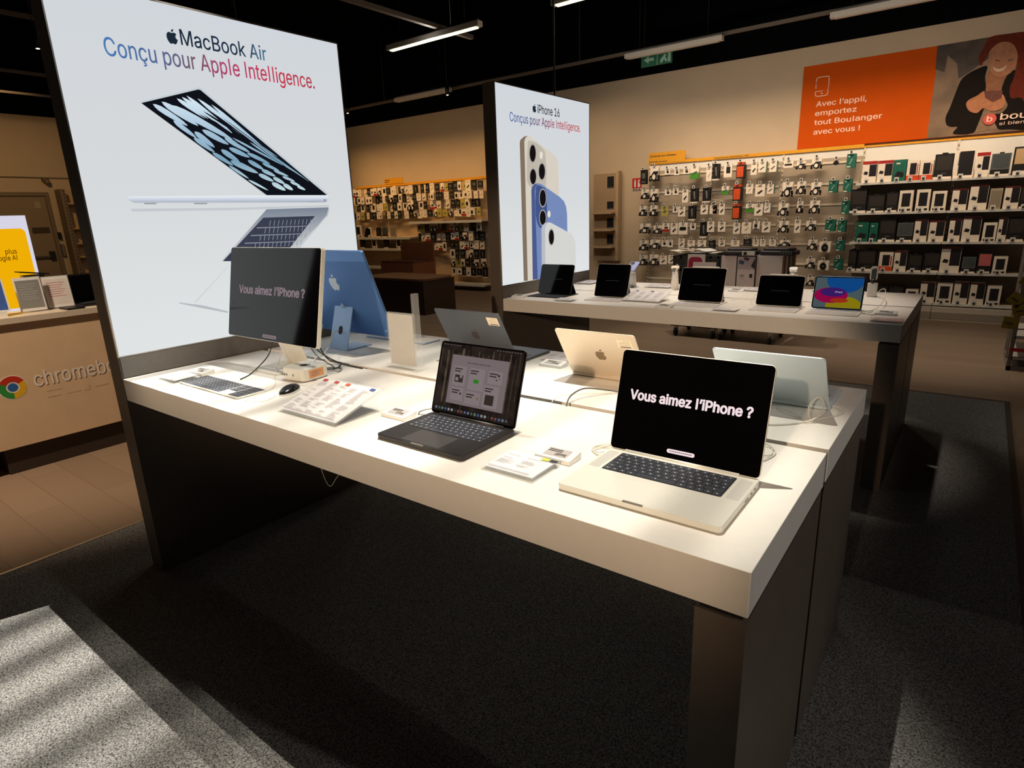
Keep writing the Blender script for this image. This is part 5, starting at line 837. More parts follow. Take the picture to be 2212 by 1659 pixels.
price_block('white electronic price tag behind the tile-screen laptop near the gold laptop', 1.385, 1.01, 0.0, '1299€')
price_block('electronic price tag behind the clear sign holder', 0.90, 1.06, 0.0, '1499€')
ink_pale = M('ink_pale', (168, 162, 168), 0.8)
def sheet(label, x, y, rz, w, d, tilt=0.0, cols=4, accents=(), name='price_sheet'):
    t = thing(name, label, 'price sheet', (x, y, T0), rz); R_ = Matrix.Translation((0, -d/2, 0.004)) @ Matrix.Rotation(tilt, 4, 'X') @ Matrix.Translation((0, d/2, 0))
    b = MB(); b.T = R_; b.box((-w/2, -d/2, 0.0), (w/2, d/2, 0.003), acrylic); b.box((-w/2, -d/2, 0.0045), (w/2, d/2, 0.0065), acrylic); b.build('clear_cover', t)
    p_ = MB(); p_.T = R_; p_.box((-w/2+.006, -d/2+.008, 0.0031), (w/2-.006, d/2-.006, 0.0044), paper); pp = p_.build('paper', t)
    q = MB(); q.T = R_; z = 0.0066; rnd = random.Random(int(x*1000))
    cw = (w-0.03)/cols
    for c in range(cols):
        for r in range(int(d/0.0062)-3):
            if rnd.random() < .25: continue
            yy = d/2-0.030-r*0.0062
            if yy < -d/2+0.02: break
            q.box((-w/2+.015+c*cw, yy, z), (-w/2+.015+c*cw+cw*rnd.uniform(.35, .8), yy+0.0016, z+0.0002), ink_pale)
    q.box((-w/2+.012, -d/2+.014, z), (w/2-.02, -d/2+.016, z+.0002), ink_grey)
    for (ax, col_) in accents: q.box((-w/2+ax*w, d/2-0.022, z), (-w/2+ax*w+0.020, d/2-0.010, z+.0003), col_)
    q.build('print', pp)
    if tilt > 0.1:
        s = MB(); h_ = math.sin(tilt)*d
        s.box((-w/2, -d/2, 0), (w/2, d/2*.9, 0.003), acrylic); s.add([(w/2, -d/2+d*.86*math.cos(tilt), 0.002), (w/2-.003, -d/2+d*.86*math.cos(tilt), 0.002), (w/2-.003, -d/2+d*.86*math.cos(tilt), h_*.86), (w/2, -d/2+d*.86*math.cos(tilt), h_*.86), (-w/2, -d/2+d*.86*math.cos(tilt), 0.002), (-w/2, -d/2+d*.86*math.cos(tilt), h_*.86)], [(0, 3, 5, 4)], acrylic)
        s.build('support', t)
    else:
        s = MB(); s.box((-w/2, -d/2, 0), (w/2, d/2, 0.0035), acrylic); s.build('support', t)
    return t
aO = M('accent_orange', (206, 90, 50), 0.6); aR = M('accent_red', (190, 60, 60), 0.6); aB = M('accent_blue', (60, 90, 170), 0.6); aG = M('accent_lime', (200, 210, 70), 0.6); aK = ink_dark
sheet('wide slanted clear holder with a printed price sheet, between mouse and tile-screen laptop', 1.085, 0.190, 0.0, 0.292, 0.20, 0.30, 5, ((0.05, aR), (0.25, aR), (0.45, aO), (0.86, aB)))
sheet('flat clear price sheet with a lime stamp, left of the large silver laptop', 1.857, 0.146, 0.0, 0.150, 0.118, 0.03, 2, ((0.72, aG), (0.87, aK)))
sheet('flat clear price sheet at the far left corner beside the silver keyboard', 0.195, 0.128, 0.0, 0.145, 0.105, 0.03, 2)
sheet('flat clear price sheet between the blue-grey and gold laptops', 1.345, 1.12, 0.0, 0.13, 0.12, 0.03, 2)
sheet('flat grey price sheet behind the clear sign holder', 0.78, 1.13, 0.0, 0.14, 0.10, 0.03, 2)
# clear sign holder
t = thing('sign_holder', 'upright clear sign holder with a blank white card, between the blue computer and the laptops', 'sign holder', (0.88, 0.70, T0), 0.0)
MB().box((-0.085, -0.035, 0), (0.105, 0.035, 0.012), acrylic).build('base', t)
MB().box((-0.075, -0.004, 0.012), (0.062, 0.0, 0.215), M('card_translucent', (226, 222, 216), 0.5, alpha=0.82)).build('card', t)
o = MB(); o.box((-0.078, -0.008, 0.012), (0.070, -0.0055, 0.222), acrylic); o.box((-0.078, 0.0015, 0.012), (0.070, 0.004, 0.222), acrylic); o.box((0.072, -0.01, 0.012), (0.092, 0.012, 0.300), acrylic); o.build('clear_panes', t)

# cables on the near table
def cable(label, pts, r, m, name='cable', grp=None): return tag(MB().tube(pts, r, m, 6, 4).build(name), label, 'cable', grp)
zt = T0+0.003
cable('black cable dropping from the black monitor to the left of its stand', [(0.34, 0.47, 0.99), (0.345, 0.44, 0.93), (0.35, 0.393, 0.893), (0.416, 0.30, zt), (0.45, 0.243, zt)], 0.0022, cable_black)
cable('white cable looping from the monitor stand down to the silver keyboard', [(0.36, 0.50, 0.98), (0.40, 0.45, 0.91), (0.53, 0.338, zt), (0.60, 0.300, zt), (0.675, 0.24, zt), (0.70, 0.20, zt+.001)], 0.0016, cable_white)
cable('white cable curling at the right end of the silver keyboard', [(0.70, 0.19, zt), (0.715, 0.137, zt), (0.735, 0.10, zt), (0.773, 0.095, zt), (0.806, 0.125, zt), (0.79, 0.18, zt+.002)], 0.0014, cable_white)
cable('thick black cable loop behind the small silver computer', [(0.47, 0.56, 0.99), (0.50, 0.57, 0.93), (0.56, 0.60, zt+.01), (0.63, 0.58, zt+.012), (0.66, 0.53, zt+.004), (0.62, 0.49, zt+.008), (0.60, 0.48, zt+.03)], 0.0028, cable_black)
cable('black cable running back from the small silver computer towards the table gap', [(0.52, 0.56, 0.96), (0.54, 0.58, 0.90), (0.60, 0.605, zt), (0.66, 0.600, zt), (0.74, 0.598, zt)], 0.003, cable_black)
cable('grey bundle of wires behind the small silver computer', [(0.69, 0.48, zt+.02), (0.70, 0.51, zt), (0.66, 0.555, zt), (0.61, 0.54, zt), (0.63, 0.50, zt+.01), (0.655, 0.478, zt+.025)], 0.0022, M('cable_grey', (120, 118, 110), 0.5))
cable('second black wire curling behind the small silver computer', [(0.44, 0.56, 0.97), (0.48, 0.57, 0.91), (0.53, 0.585, zt), (0.60, 0.562, zt), (0.65, 0.52, zt), (0.66, 0.485, zt+.015)], 0.0018, cable_black)
cable('white power cord coming out of the hole in the blue computer stand', [(0.336, 0.805, 0.965), (0.34, 0.77, 0.95), (0.36, 0.72, 0.90), (0.38, 0.665, zt), (0.42, 0.60, zt), (0.50, 0.575, zt)], 0.003, cable_white)
cable('thin white wire behind the blue computer stand', [(0.20, 0.82, 0.98), (0.225, 0.79, 0.955), (0.215, 0.76, 0.93), (0.26, 0.74, 0.90), (0.30, 0.70, zt)], 0.0015, cable_white)
cable('grey cable at the left hinge of the tile-screen laptop', [(1.402, 0.30, 0.884), (1.385, 0.305, zt), (1.36, 0.30, zt), (1.345, 0.325, zt), (1.36, 0.36, zt), (1.40, 0.372, zt), (1.44, 0.37, zt)], 0.0016, M('cable_grey'))
cable('dark security cable arching in front of the gold laptop', [(1.700, 0.601, 0.874), (1.69, 0.64, 0.895), (1.70, 0.71, 0.905), (1.745, 0.775, 0.89), (1.80, 0.82, zt), (1.90, 0.90, zt)], 0.0026, M('cable_dark_grey', (96, 92, 84), 0.5))
cable('thin pale wire in front of the gold laptop', [(1.64, 0.610, 0.876), (1.63, 0.65, zt), (1.645, 0.70, zt), (1.69, 0.74, zt), (1.76, 0.79, zt), (1.85, 0.85, zt)], 0.0012, cable_white)
cable('white cable lying in front of the pale silver-blue laptop', [(2.10, 0.72, zt), (2.20, 0.71, zt), (2.30, 0.76, zt), (2.37, 0.86, zt), (2.405, 0.925, zt), (2.405, 0.97, zt), (2.376, 0.985, zt+.003)], 0.0022, cable_white)
cable('white loop of cable at the right hinge of the pale silver-blue laptop', [(2.34, 0.80, zt), (2.37, 0.835, 0.895), (2.368, 0.88, 0.918), (2.35, 0.90, 0.925), (2.335, 0.87, 0.91), (2.34, 0.84, 0.89), (2.355, 0.82, zt)], 0.0022, cable_white)
cable('white coil of cable left of the large silver laptop hinge', [(1.992, 0.31, 0.884), (1.975, 0.305, zt), (1.945, 0.33, zt), (1.95, 0.365, zt), (1.98, 0.38, zt+.003), (1.985, 0.35, zt+.01), (1.955, 0.32, zt+.006), (1.96, 0.35, zt), (2.00, 0.37, zt)], 0.0018, cable_white)
cable('white coil of cable right of the large silver laptop screen', [(2.28, 0.42, zt), (2.32, 0.48, zt), (2.33, 0.54, zt), (2.30, 0.575, zt+.004), (2.27, 0.54, zt+.008), (2.29, 0.50, zt+.004), (2.325, 0.52, zt), (2.30, 0.59, zt), (2.24, 0.58, zt)], 0.0018, cable_white)
cable('thin pale wire hanging under the near table', [(0.79, 0.30, 0.735), (0.82, 0.30, 0.566), (0.856, 0.30, 0.51), (0.90, 0.30, 0.55), (0.936, 0.30, 0.60), (0.95, 0.30, 0.735)], 0.0014, cable_white)

# ------------------------------------------------------------------ things on the far table
def tablet(label, x, y, rz, w, h, z0, tilt, body, screen, folio, pencil=False, cut=False):
    t = thing('tablet', label, 'tablet', (x, y, T0), rz); th = math.radians(tilt)
    lm = Matrix(((1, 0, 0, 0), (0, math.sin(th), -math.cos(th), 0.0), (0, math.cos(th), math.sin(th), z0), (0, 0, 0, 1)))
    o = MB(); o.T = lm; o.slab(w, h, -0.0065, 0, 0.014, body, 5, 0.001, cy=h/2); o.build('body', t)
    o = MB(); o.T = lm; o.slab(w-0.003, h-0.003, 0, 0.0006, 0.0125, black_glass, 5, cy=h/2); s_ = o.build('screen', t)
    if screen: screen(lm, w, h, s_)
    o = MB(); o.slab(w+0.004, 0.135, 0, 0.006, 0.008, folio, 4, 0.0008, cy=-0.072)
    o.T = Matrix(((1, 0, 0, 0), (0, -0.5, 0.866, 0.10), (0, 0.866, 0.5, 0.004), (0, 0, 0, 1))); o.slab(w*.9, h*.55, 0, 0.004, 0.01, folio, 3, cy=h*.275); o.T = Matrix.Identity(4); o.box((-w/2, -0.01, 0), (w/2, 0.11, 0.005), folio); o.build('keyboard_folio', t)
    keys(-w/2+.012, w/2-.012, -0.128, -0.02, 0.006, t, key_black if folio is black_plastic else M('key_white', (206, 204, 204), 0.5), legend, False, legends=False, rows=ROWS[1:])
    if pencil:
        o = MB(); o.T = lm; o.cyl((-w*.28, h+0.0046, -0.003), (w*.32, h+0.0046, -0.003), 0.0044, white_plastic, 10); o.build('stylus', t)
    return t
def dimline(lm, w, h, par):
    o = MB(); o.T = lm; o.box((-w*.2, h*.49, .0006), (w*.2, h*.50, .0009), E('dim_line', (60, 58, 74), 0.7)); o.build('screen_text', par)
def wallpaper(lm, w, h, par):
    o = MB(); o.T = lm; o.slab(w-.014, h-.014, .0006, .0008, .006, E('tablet_grey', (92, 108, 112), 0.55), 4, cy=h/2)
    cl = lambda pts: [(max(-w/2+.008, min(w/2-.008, a)), max(.008, min(h-.008, b))) for a, b in pts]
    el = lambda cx, cy, rx, ry: cl([(cx*w+rx*w*math.cos(2*PI*k/28), cy*h+ry*h*math.sin(2*PI*k/28)) for k in range(28)])
    o.flat(el(.12, .92, .38, .42), (0, 0, .0010), X, Y, E('tablet_blue', (24, 92, 170), 0.5)); o.flat(el(.14, .10, .36, .30), (0, 0, .0011), X, Y, E('tablet_yellow', (176, 158, 22), 0.5))
    o.flat(el(-.14, .42, .34, .24), (0, 0, .0012), X, Y, E('tablet_magenta', (176, 14, 84), 0.55)); o.flat(el(-.10, .52, .26, .14), (0, 0, .0013), X, Y, E('tablet_purple', (70, 34, 120), 0.6)); o.flat(el(.04, .27, .18, .07), (0, 0, .0014), X, Y, E('tablet_orange', (190, 60, 30), 0.55))
    o.text('iPad', (-.06*w, .50*h, .0015), X, Y, .14*w, .05*h, E('tablet_white', (210, 200, 220), 0.8)); o.build('wallpaper', par)
wf = M('folio_white', (214, 208, 204), 0.6)
tablet('black tablet on a black keyboard folio, nearest the phone poster', 0.228, 2.79, 0.0, 0.281, 0.212, 0.012, 17, black_plastic, dimline, black_plastic)
tablet('black tablet on a white folio, second from the phone poster', 0.690, 2.78, 0.0, 0.248, 0.225, 0.012, 17, silver, dimline, wf)
tablet('large black-screened tablet with a white stylus on top, middle of the far table', 1.305, 2.79, 0.0, 0.281, 0.212, 0.014, 20, silver, dimline, wf, True)
tablet('smaller black-screened tablet with a white stylus on top, fourth along the far table', 1.768, 2.79, 0.0, 0.248, 0.178, 0.014, 20, silver, dimline, wf, True)
tablet('tablet showing a blue magenta and yellow wallpaper, at the right end of the far table', 2.070, 2.79, 0.0, 0.2486, 0.1795, 0.014, 17, M('tablet_blue_body', (96, 140, 180), 0.4, metal=.4), wallpaper, wf)
sheet('wide slanted clear price sheet between second and third tablet', 0.945, 2.80, 0.0, 0.27, 0.20, 0.22, 4, ((0.1, aB), (0.5, aK)))
sheet('flat clear price sheet in front of the first tablet', 0.455, 2.585, 0.0, 0.14, 0.10, 0.03, 2)
sheet('flat pinkish price sheet between third and fourth tablet', 1.535, 2.60, 0.0, 0.14, 0.10, 0.03, 2)
sheet('flat clear price sheet at the right front corner of the far table', 2.335, 2.575, 0.0, 0.14, 0.09, 0.03, 2)
sheet('flat sheet at the rear left of the far table', 0.08, 3.55, 0.0, 0.15, 0.20, 0.03, 2)
sheet('printed mat with small coloured shapes at the rear of the far table', 0.74, 3.50, 0.0, 0.20, 0.16, 0.03, 3, ((0.1, aG), (0.4, aO), (0.7, aR)))
sheet('clear sheet at the rear middle of the far table', 1.40, 3.52, 0.0, 0.18, 0.12, 0.03, 3)
price_block('white price tag at the far table front left corner', 0.055, 2.60, 0.0); price_block('white price tag in front of the third tablet', 1.175, 2.56, 0.0); price_block('white price tag right of the colourful tablet', 2.31, 2.79, 0.0)
price_block('white price tag behind the third tablet on the far table', 1.33, 3.44, 0.0); price_block('white price tag behind the first tablet on the far table', 0.50, 3.40, 0.0); price_block('white price tag behind the fourth tablet on the far table', 1.84, 3.62, 0.0)
def stand(label, x, y, top):
    t = thing('device_stand', label, 'device stand', (x, y, T0)); MB().cyl((0, 0, 0), (0, 0, 0.15), 0.030, M('stand_white', (228, 222, 214), 0.4), 16, 0.020).build('post', t)
    o = MB(); o.T = Matrix.Translation((0, 0, 0.155)) @ Matrix.Rotation(0.5, 4, 'X')
    if top == 'phone': o.slab(0.075, 0.12, 0, 0.008, 0.012, M('phone_lilac', (150, 160, 210), 0.35), 4); o.slab(0.03, 0.035, 0.008, 0.010, 0.008, black_plastic, 4, cx=-.015, cy=.035)
    elif top == 'watch': o.slab(0.06, 0.03, 0, 0.012, 0.012, M('case_cream', (226, 214, 190), 0.4), 4); o.slab(0.02, 0.09, 0.002, 0.006, 0.008, M('band_dark', (40, 38, 38), 0.5), 4)
    else: o.slab(0.05, 0.03, 0, 0.02, 0.012, white_plastic, 4)
    o.build('shown_device', t); return t
stand('white tapered stand holding a lilac phone behind the second tablet', 0.545, 3.42, 'phone'); stand('white tapered stand holding a small watch-like device behind the sheet', 0.895, 3.40, 'watch'); stand('white tapered stand with charging puck behind the fourth tablet', 1.70, 3.42, 'puck')
t = thing('watch_stand', 'white upright stand with a dark watch, behind the colourful tablet', 'device stand', (2.155, 3.48, T0))
MB().slab(0.055, 0.03, 0, 0.085, 0.008, M('stand_white'), 4).build('post', t)
o = MB(); o.T = Matrix.Translation((0, 0, 0.085)) @ Matrix.Rotation(PI/2, 4, 'X'); o.slab(0.042, 0.085, -0.008, 0.006, 0.014, M('stand_white'), 5, cy=0.06); o.slab(0.026, 0.065, 0.006, 0.012, 0.008, M('watch_dark', (48, 56, 52), 0.3), 5, cy=0.055); o.cyl((0, 0.012, 0.0), (0, 0.012, 0.02), 0.014, black_plastic, 14); o.build('watch', t)
# dark shape with a hanging cloth strap behind second tablet
cable('thin white cable arching beside the colourful tablet', [(2.17, 3.46, zt), (2.21, 3.42, 0.93), (2.25, 3.25, 0.945), (2.265, 3.02, 0.91), (2.24, 2.93, zt), (2.20, 2.86, zt)], 0.0018, cable_white)
cable('tangle of pale wire beside the colourful tablet', [(2.19, 2.80, zt), (2.22, 2.76, zt), (2.25, 2.80, zt+.01), (2.22, 2.84, zt), (2.20, 2.78, zt+.008), (2.24, 2.74, zt), (2.27, 2.76, zt)], 0.0022, cable_white)
cable('pale wire left of the fourth tablet', [(1.63, 2.87, zt), (1.60, 2.85, zt), (1.61, 2.90, 0.93), (1.63, 2.95, 0.91), (1.60, 3.0, zt), (1.50, 3.05, zt), (1.43, 3.0, zt)], 0.0016, cable_white)

# ------------------------------------------------------------------ dump bins behind the far table
t = thing('wheeled_bin', 'wheeled dump bin with white panels and a framed poster behind the far table', 'bin', (0.71, 6.1, 0))
bp = M('bin_panel', (214, 204, 206), 0.6)
MB().box((-0.30, -0.25, 0.14), (0.30, 0.27, 0.22), pk).build('base', t)
for (sx, sy) in ((-.27, -.22), (.27, -.22), (-.27, .24), (.27, .24)):
    c_ = MB(); c_.cyl((sx-.012, sy, 0.05), (sx+.012, sy, 0.05), 0.05, black_plastic, 14); c_.box((sx-.02, sy-.02, 0.06), (sx+.02, sy+.02, 0.14), chrome); c_.build('caster', t)
MB().box((-0.28, -0.25, 0.22), (0.34, -0.235, 0.935), bp).build('front_panel', t)
f_ = MB(); f_.box((-0.125, -0.262, 0.56), (0.085, -0.25, 0.94), pk); f_.box((-0.112, -0.264, 0.575), (0.072, -0.262, 0.928), bp)
f_.box((-0.112, -0.2650, 0.80), (0.072, -0.264, 0.928), M('poster_lilac', (176, 164, 172), 0.6)); f_.plate([(-.10, .86), (-.05, .845), (-.04, .88), (-.09, .90)], -.265, .001, M('poster_blue', (50, 70, 110), .6), 'y'); f_.plate([(-.05, .90), (0, .885), (.01, .915), (-.04, .925)], -.265, .001, M('poster_plum', (72, 44, 60), .6), 'y'); f_.plate([(.03, .83), (.07, .80), (.07, .92)], -.265, .001, pk, 'y'); f_.box((.02, -.266, .71), (.05, -.264, .75), pk); f_.box((-.08, -.266, .72), (-.04, -.264, .74), ink_grey); f_.build('framed_poster', t)
s_ = MB()
for k in range(6): s_.box((0.34, -0.235+0.085*k, 0.22), (0.352, -0.235+0.085*k+0.08, 0.935), [M('bin_brown', (120, 92, 74), .6), bp, pk, M('bin_taupe', (150, 130, 110), .6), pk, M('bin_brown')][k])
s_.box((-0.292, -0.25, 0.22), (-0.28, 0.27, 0.935), bp); s_.box((-0.28, 0.26, 0.22), (0.34, 0.27, 0.935), bp); s_.build('side_panel', t)
w_ = MB()
for k in range(8): w_.tube([(-0.02+.04*k, -.256, .13), (.0+.04*k, -.256, .18)], .003, chrome, 5, 1); w_.tube([(-0.02+.04*k, -.256, .18), (.0+.04*k, -.256, .13)], .003, chrome, 5, 1)
w_.build('wire_lattice', t)
bag = M('bag_black', (38, 34, 38), 0.6, noise=0.2, scale=20)
for k, (x_, z_, a) in enumerate(((0.60, 0.985, 0.1), (0.985, 0.987, -0.08))):
    o = MB(); o.T = Matrix.Translation((x_, 5.97, z_-0.045)) @ Matrix.Rotation(a, 4, 'Z'); o.slab(0.36, 0.24, 0, 0.05, 0.05, bag, 6, 0.012); o.slab(0.30, 0.2, 0.05, 0.075, 0.05, bag, 6, 0.01)
    for q in range(5): o.box((0.05+q*.025, -0.125, 0.01), (0.06+q*.025, -0.11, 0.05), pgr)
    tag(o.build('folded_bag'), ['dark folded bag lying on the left of the wheeled bin', 'dark ribbed folded bag lying on the right of the wheeled bin'][k], 'bag')
o = MB(); o.box((0.64, 5.83, 0.945), (0.77, 5.834, 0.99), white_plastic); o.box((0.655, 5.828, 0.947), (0.69, 5.83, 0.98), pk); tag(o.build('bin_card'), 'small white card with a dark square on the front of the wheeled bin', 'card')
t = thing('wheeled_crate', 'black grid crate on wheels with a crimson sign, left of the wheeled bin', 'crate', (0.13, 6.1, 0))
MB().box((-0.27, -0.24, 0.12), (0.27, 0.26, 0.18), pk).build('base', t)
for (sx, sy) in ((-.22, -.2), (.22, -.2), (-.22, .22), (.22, .22)):
    c_ = MB(); c_.cyl((sx-.012, sy, 0.05), (sx+.012, sy, 0.05), 0.05, black_plastic, 14); c_.box((sx-.02, sy-.02, 0.06), (sx+.02, sy+.02, 0.12), chrome); c_.build('caster', t)
g_ = MB(); gm = M('crate_dark', (36, 42, 40), 0.5)
for k in range(7): g_.box((-0.27+k*.085, -0.24, 0.18), (-0.25+k*.085, -0.22, 0.93), gm)
for k in range(6): g_.box((-0.27, -0.24, 0.2+k*.14), (0.27, -0.22, 0.23+k*.14), gm)
g_.box((-0.27, 0.24, 0.18), (0.27, 0.26, 0.93), gm); g_.box((-0.27, -.22, 0.18), (-0.26, 0.24, 0.93), gm); g_.box((0.26, -.22, 0.18), (0.27, 0.24, 0.93), gm); g_.build('grid_body', t)
o = MB(); o.box((-0.09, -0.256, 0.70), (0.11, -0.246, 0.95), bp); o.T = Matrix.Translation((0.0, -0.257, 0.84)) @ Matrix.Rotation(PI/2, 4, 'X'); o.slab(0.16, 0.16, 0, 0.001, 0.05, M('crimson', (150, 24, 64), 0.6), 6); o.build('crimson_sign', t)
MB().box((-0.02, -0.268, 0.66), (0.24, -0.262, 0.865), bp).build('paper_sign', t)
MB().box((-0.26, -0.235, 0.60), (0.26, 0.25, 0.90), M('crate_goods', (60, 56, 54), 0.7, noise=0.5, scale=15)).build('goods', t)
random.seed(5)
for k in range(9):
    o = MB(); o.T = Matrix.Translation((0.0+random.uniform(-.1, .42), 6.05+random.uniform(-.12, .12), 0.937+k*0.008)) @ Matrix.Rotation(random.uniform(-.8, .8), 4, 'Z') @ Matrix.Rotation(random.uniform(-.12, .12), 4, 'Y')
    o.box((-0.11, -0.08, 0), (0.11, 0.08, 0.006), [white_plastic, M('paper_cream', (232, 222, 206), .7), pk][k % 3]); tag(o.build('paper_pack'), 'flat white or dark pack in the loose pile on top of the black crate', 'pack', 'loose packs on the black crate')

# ------------------------------------------------------------------ counter at the left
t = thing('brand_counter', 'tan counter with colourful ring logo and white rounded lettering, left of the tall poster', 'counter', (-1.94, 0, 0))
tan = M('counter_tan', (226, 194, 158), 0.55, noise=0.04, scale=8)
MB().box((-0.95, -1.6, 0.168), (0.0, 1.35, 0.925), tan).build('body', t)
MB().box((-0.97, -1.62, 0.925), (0.02, 1.37, 0.96), M('counter_top', (214, 198, 178), 0.45)).build('worktop', t)
MB().box((-0.90, -0.04, 0.0), (-0.03, 1.30, 0.168), M('plinth_brown', (52, 40, 32), 0.6)).build('plinth', t)
MB().box((-0.90, -1.55, 0.0), (-0.45, -0.04, 0.168), M('plinth_brown')).build('plinth', t)
cx, cz, R0 = 0.077, 0.542, 0.070
def sector(a0, a1, r0, r1, n=10): return [(cx+r1*math.cos(math.radians(a0+(a1-a0)*k/n)), cz+r1*math.sin(math.radians(a0+(a1-a0)*k/n))) for k in range(n+1)]+[(cx+r0*math.cos(math.radians(a1-(a1-a0)*k/n)), cz+r0*math.sin(math.radians(a1-(a1-a0)*k/n))) for k in range(n+1)]
o = MB(); W2 = M('logo_print_white', (240, 232, 224), 0.5)
o.plate(disc(cx, cz, R0+.004, 32), 0.0, 0.0006, W2)
o.plate(sector(28, 152, .034, R0), .0006, .0006, M('ring_red', (196, 52, 30), 0.5)); o.plate(sector(-92, 28, .034, R0), .0006, .0006, M('ring_yellow', (236, 184, 40), 0.5)); o.plate(sector(152, 268, .034, R0), .0006, .0006, M('ring_green', (52, 150, 66), 0.5)); o.plate(disc(cx, cz, .026, 20), .0006, .0006, M('ring_blue', (50, 106, 172), 0.5)); o.build('ring_logo', t)
MB().text('chromebook', (0.0012, 0.186, 0.520), Y, Z, 0.575, 0.094, W2, 0.012).build('brand_lettering', t)
o = MB()
for (y_, z_, w_, h_) in ((.235, .475, .085, .008), (.235, .435, .07, .012), (.34, .435, .08, .012), (.44, .43, .035, .03), (.51, .44, .075, .016)): o.box((0, y_, z_), (0.0008, y_+w_, z_+h_), M('faint_print', (220, 188, 152), 0.5))
o.build('partner_marks', t)
C0 = 0.9603
t = thing('backlit_sign', 'backlit yellow sign with rounded corners and words plus and AI on the left counter', 'sign', (-2.30, 0, C0))
MB().box((-0.05, -0.25, 0.0), (0.0, 0.445, 0.595), E('sign_white', (214, 212, 228), 1.0)).build('panel', t)
o = MB(); o.T = Matrix(((0, 0, 1, 0), (1, 0, 0, 0), (0, 1, 0, 0), (0, 0, 0, 1))); o.slab(0.62, 0.50, 0.0005, 0.002, 0.03, E('sign_yellow', (244, 178, 6), 0.95), 6, cx=0.115, cy=0.265); o.build('yellow_print', t)
o = MB(); q = E('sign_ink', (96, 60, 6), 0.9); o.text('plus', (0.0026, 0.295, 0.36), Y, Z, 0.060, 0.030, q, .02); o.text('Google AI', (0.0026, 0.215, 0.32), Y, Z, 0.135, 0.030, q, .02); o.build('lettering', t)
def brochure(label, x, y, w, h, face, ink_, tl=0.12):
    t = thing('brochure_holder', label, 'brochure holder', (x, y, C0)); o = MB(); o.T = Matrix(((0, -math.sin(tl), math.cos(tl), 0), (1, 0, 0, 0), (0, math.cos(tl), math.sin(tl), 0.005), (0, 0, 0, 1)))
    o.box((-w/2, 0, -0.003), (w/2, h, -0.0005), acrylic); o.box((-w/2, 0, 0.0018), (w/2, h, 0.003), acrylic); T_ = o.T; o.T = Matrix.Identity(4); o.box((-0.07, -w/2, 0), (0.015, w/2, 0.004), acrylic); o.build('clear_holder', t)
    p_ = MB(); p_.T = T_; p_.box((-w/2+.004, .004, 0), (w/2-.004, h-.004, 0.0015), paper); p_.box((-w/2+.010, .02, .0015), (w/2-.010, h-.02, .0017), face)
    for k in range(7): p_.box((-w/2+.022, h*(.78-.07*k), .0017), (w/2-.03-.01*(k % 3), h*(.78-.07*k)+.004, .0019), ink_)
    p_.build('leaflet', t)
brochure('clear holder with a dark leaflet on the left counter', -2.09, 0.318, 0.145, 0.215, M('leaflet_dark', (62, 56, 56), 0.6), ink_grey)
brochure('clear holder with a pale leaflet bearing red print on the left counter', -2.13, 0.480, 0.150, 0.205, M('leaflet_pale', (226, 212, 210), 0.6), M('leaflet_red', (176, 90, 90), 0.6))
t = thing('tablet', 'blue-screened tablet at the left picture edge on the counter', 'tablet', (-2.03, 0.10, C0))
o = MB(); tl = .15; o.T = Matrix(((0, -math.sin(tl), math.cos(tl), 0), (1, 0, 0, 0), (0, math.cos(tl), math.sin(tl), 0.03), (0, 0, 0, 1))); o.slab(.17, .20, -.007, 0, .012, white_plastic, 4, cy=.1); o.slab(.15, .18, 0, .001, .006, M('blue_screen', (60, 84, 140), .2, emit=.3), 4, cy=.1); o.build('body', t)
MB().box((-.06, -.06, 0), (.02, .06, .035), white_plastic).build('stand', t)
t = thing('laptop', 'black laptop opened on the left counter beside the dark casing of the tall poster', 'laptop', (-2.14, 0.72, C0), PI/2)
MB().slab(0.30, 0.20, 0.0, 0.014, .01, black_plastic, 4, .001).build('base', t)
o = MB(); th = .12; o.T = Matrix(((1, 0, 0, 0), (0, math.sin(th), -math.cos(th), 0.1), (0, math.cos(th), math.sin(th), 0.014), (0, 0, 0, 1))); o.slab(.30, .19, -.006, 0, .01, black_plastic, 4, cy=.095); o.slab(.28, .17, 0, .0006, .004, black_glass, 3, cy=.095); o.build('lid', t)
keys(-.13, .13, -.04, .07, .014, t, key_black, legend, False, legends=False, rows=ROWS[1:])
t = thing('laptop', 'dark laptop seen edge on in front of the yellow backlit sign', 'laptop', (-2.20, 0.38, C0), PI/2)
MB().slab(0.12, 0.06, 0.0, 0.225, .006, M('stand_clear_dark', (120, 110, 100), .4), 3).build('riser', t)
o = MB(); o.T = Matrix.Translation((0, 0, .225)) @ Matrix.Rotation(.15, 4, 'Y'); o.slab(0.16, 0.10, 0.008, 0.016, .008, black_plastic, 4); o.build('body', t)
tag(MB().slab(0.16, .10, 0, .012, .006, black_plastic, 3).build('card_reader', None, (-2.02, 0.50, C0)), 'flat dark device lying at the right end of the left counter', 'device')

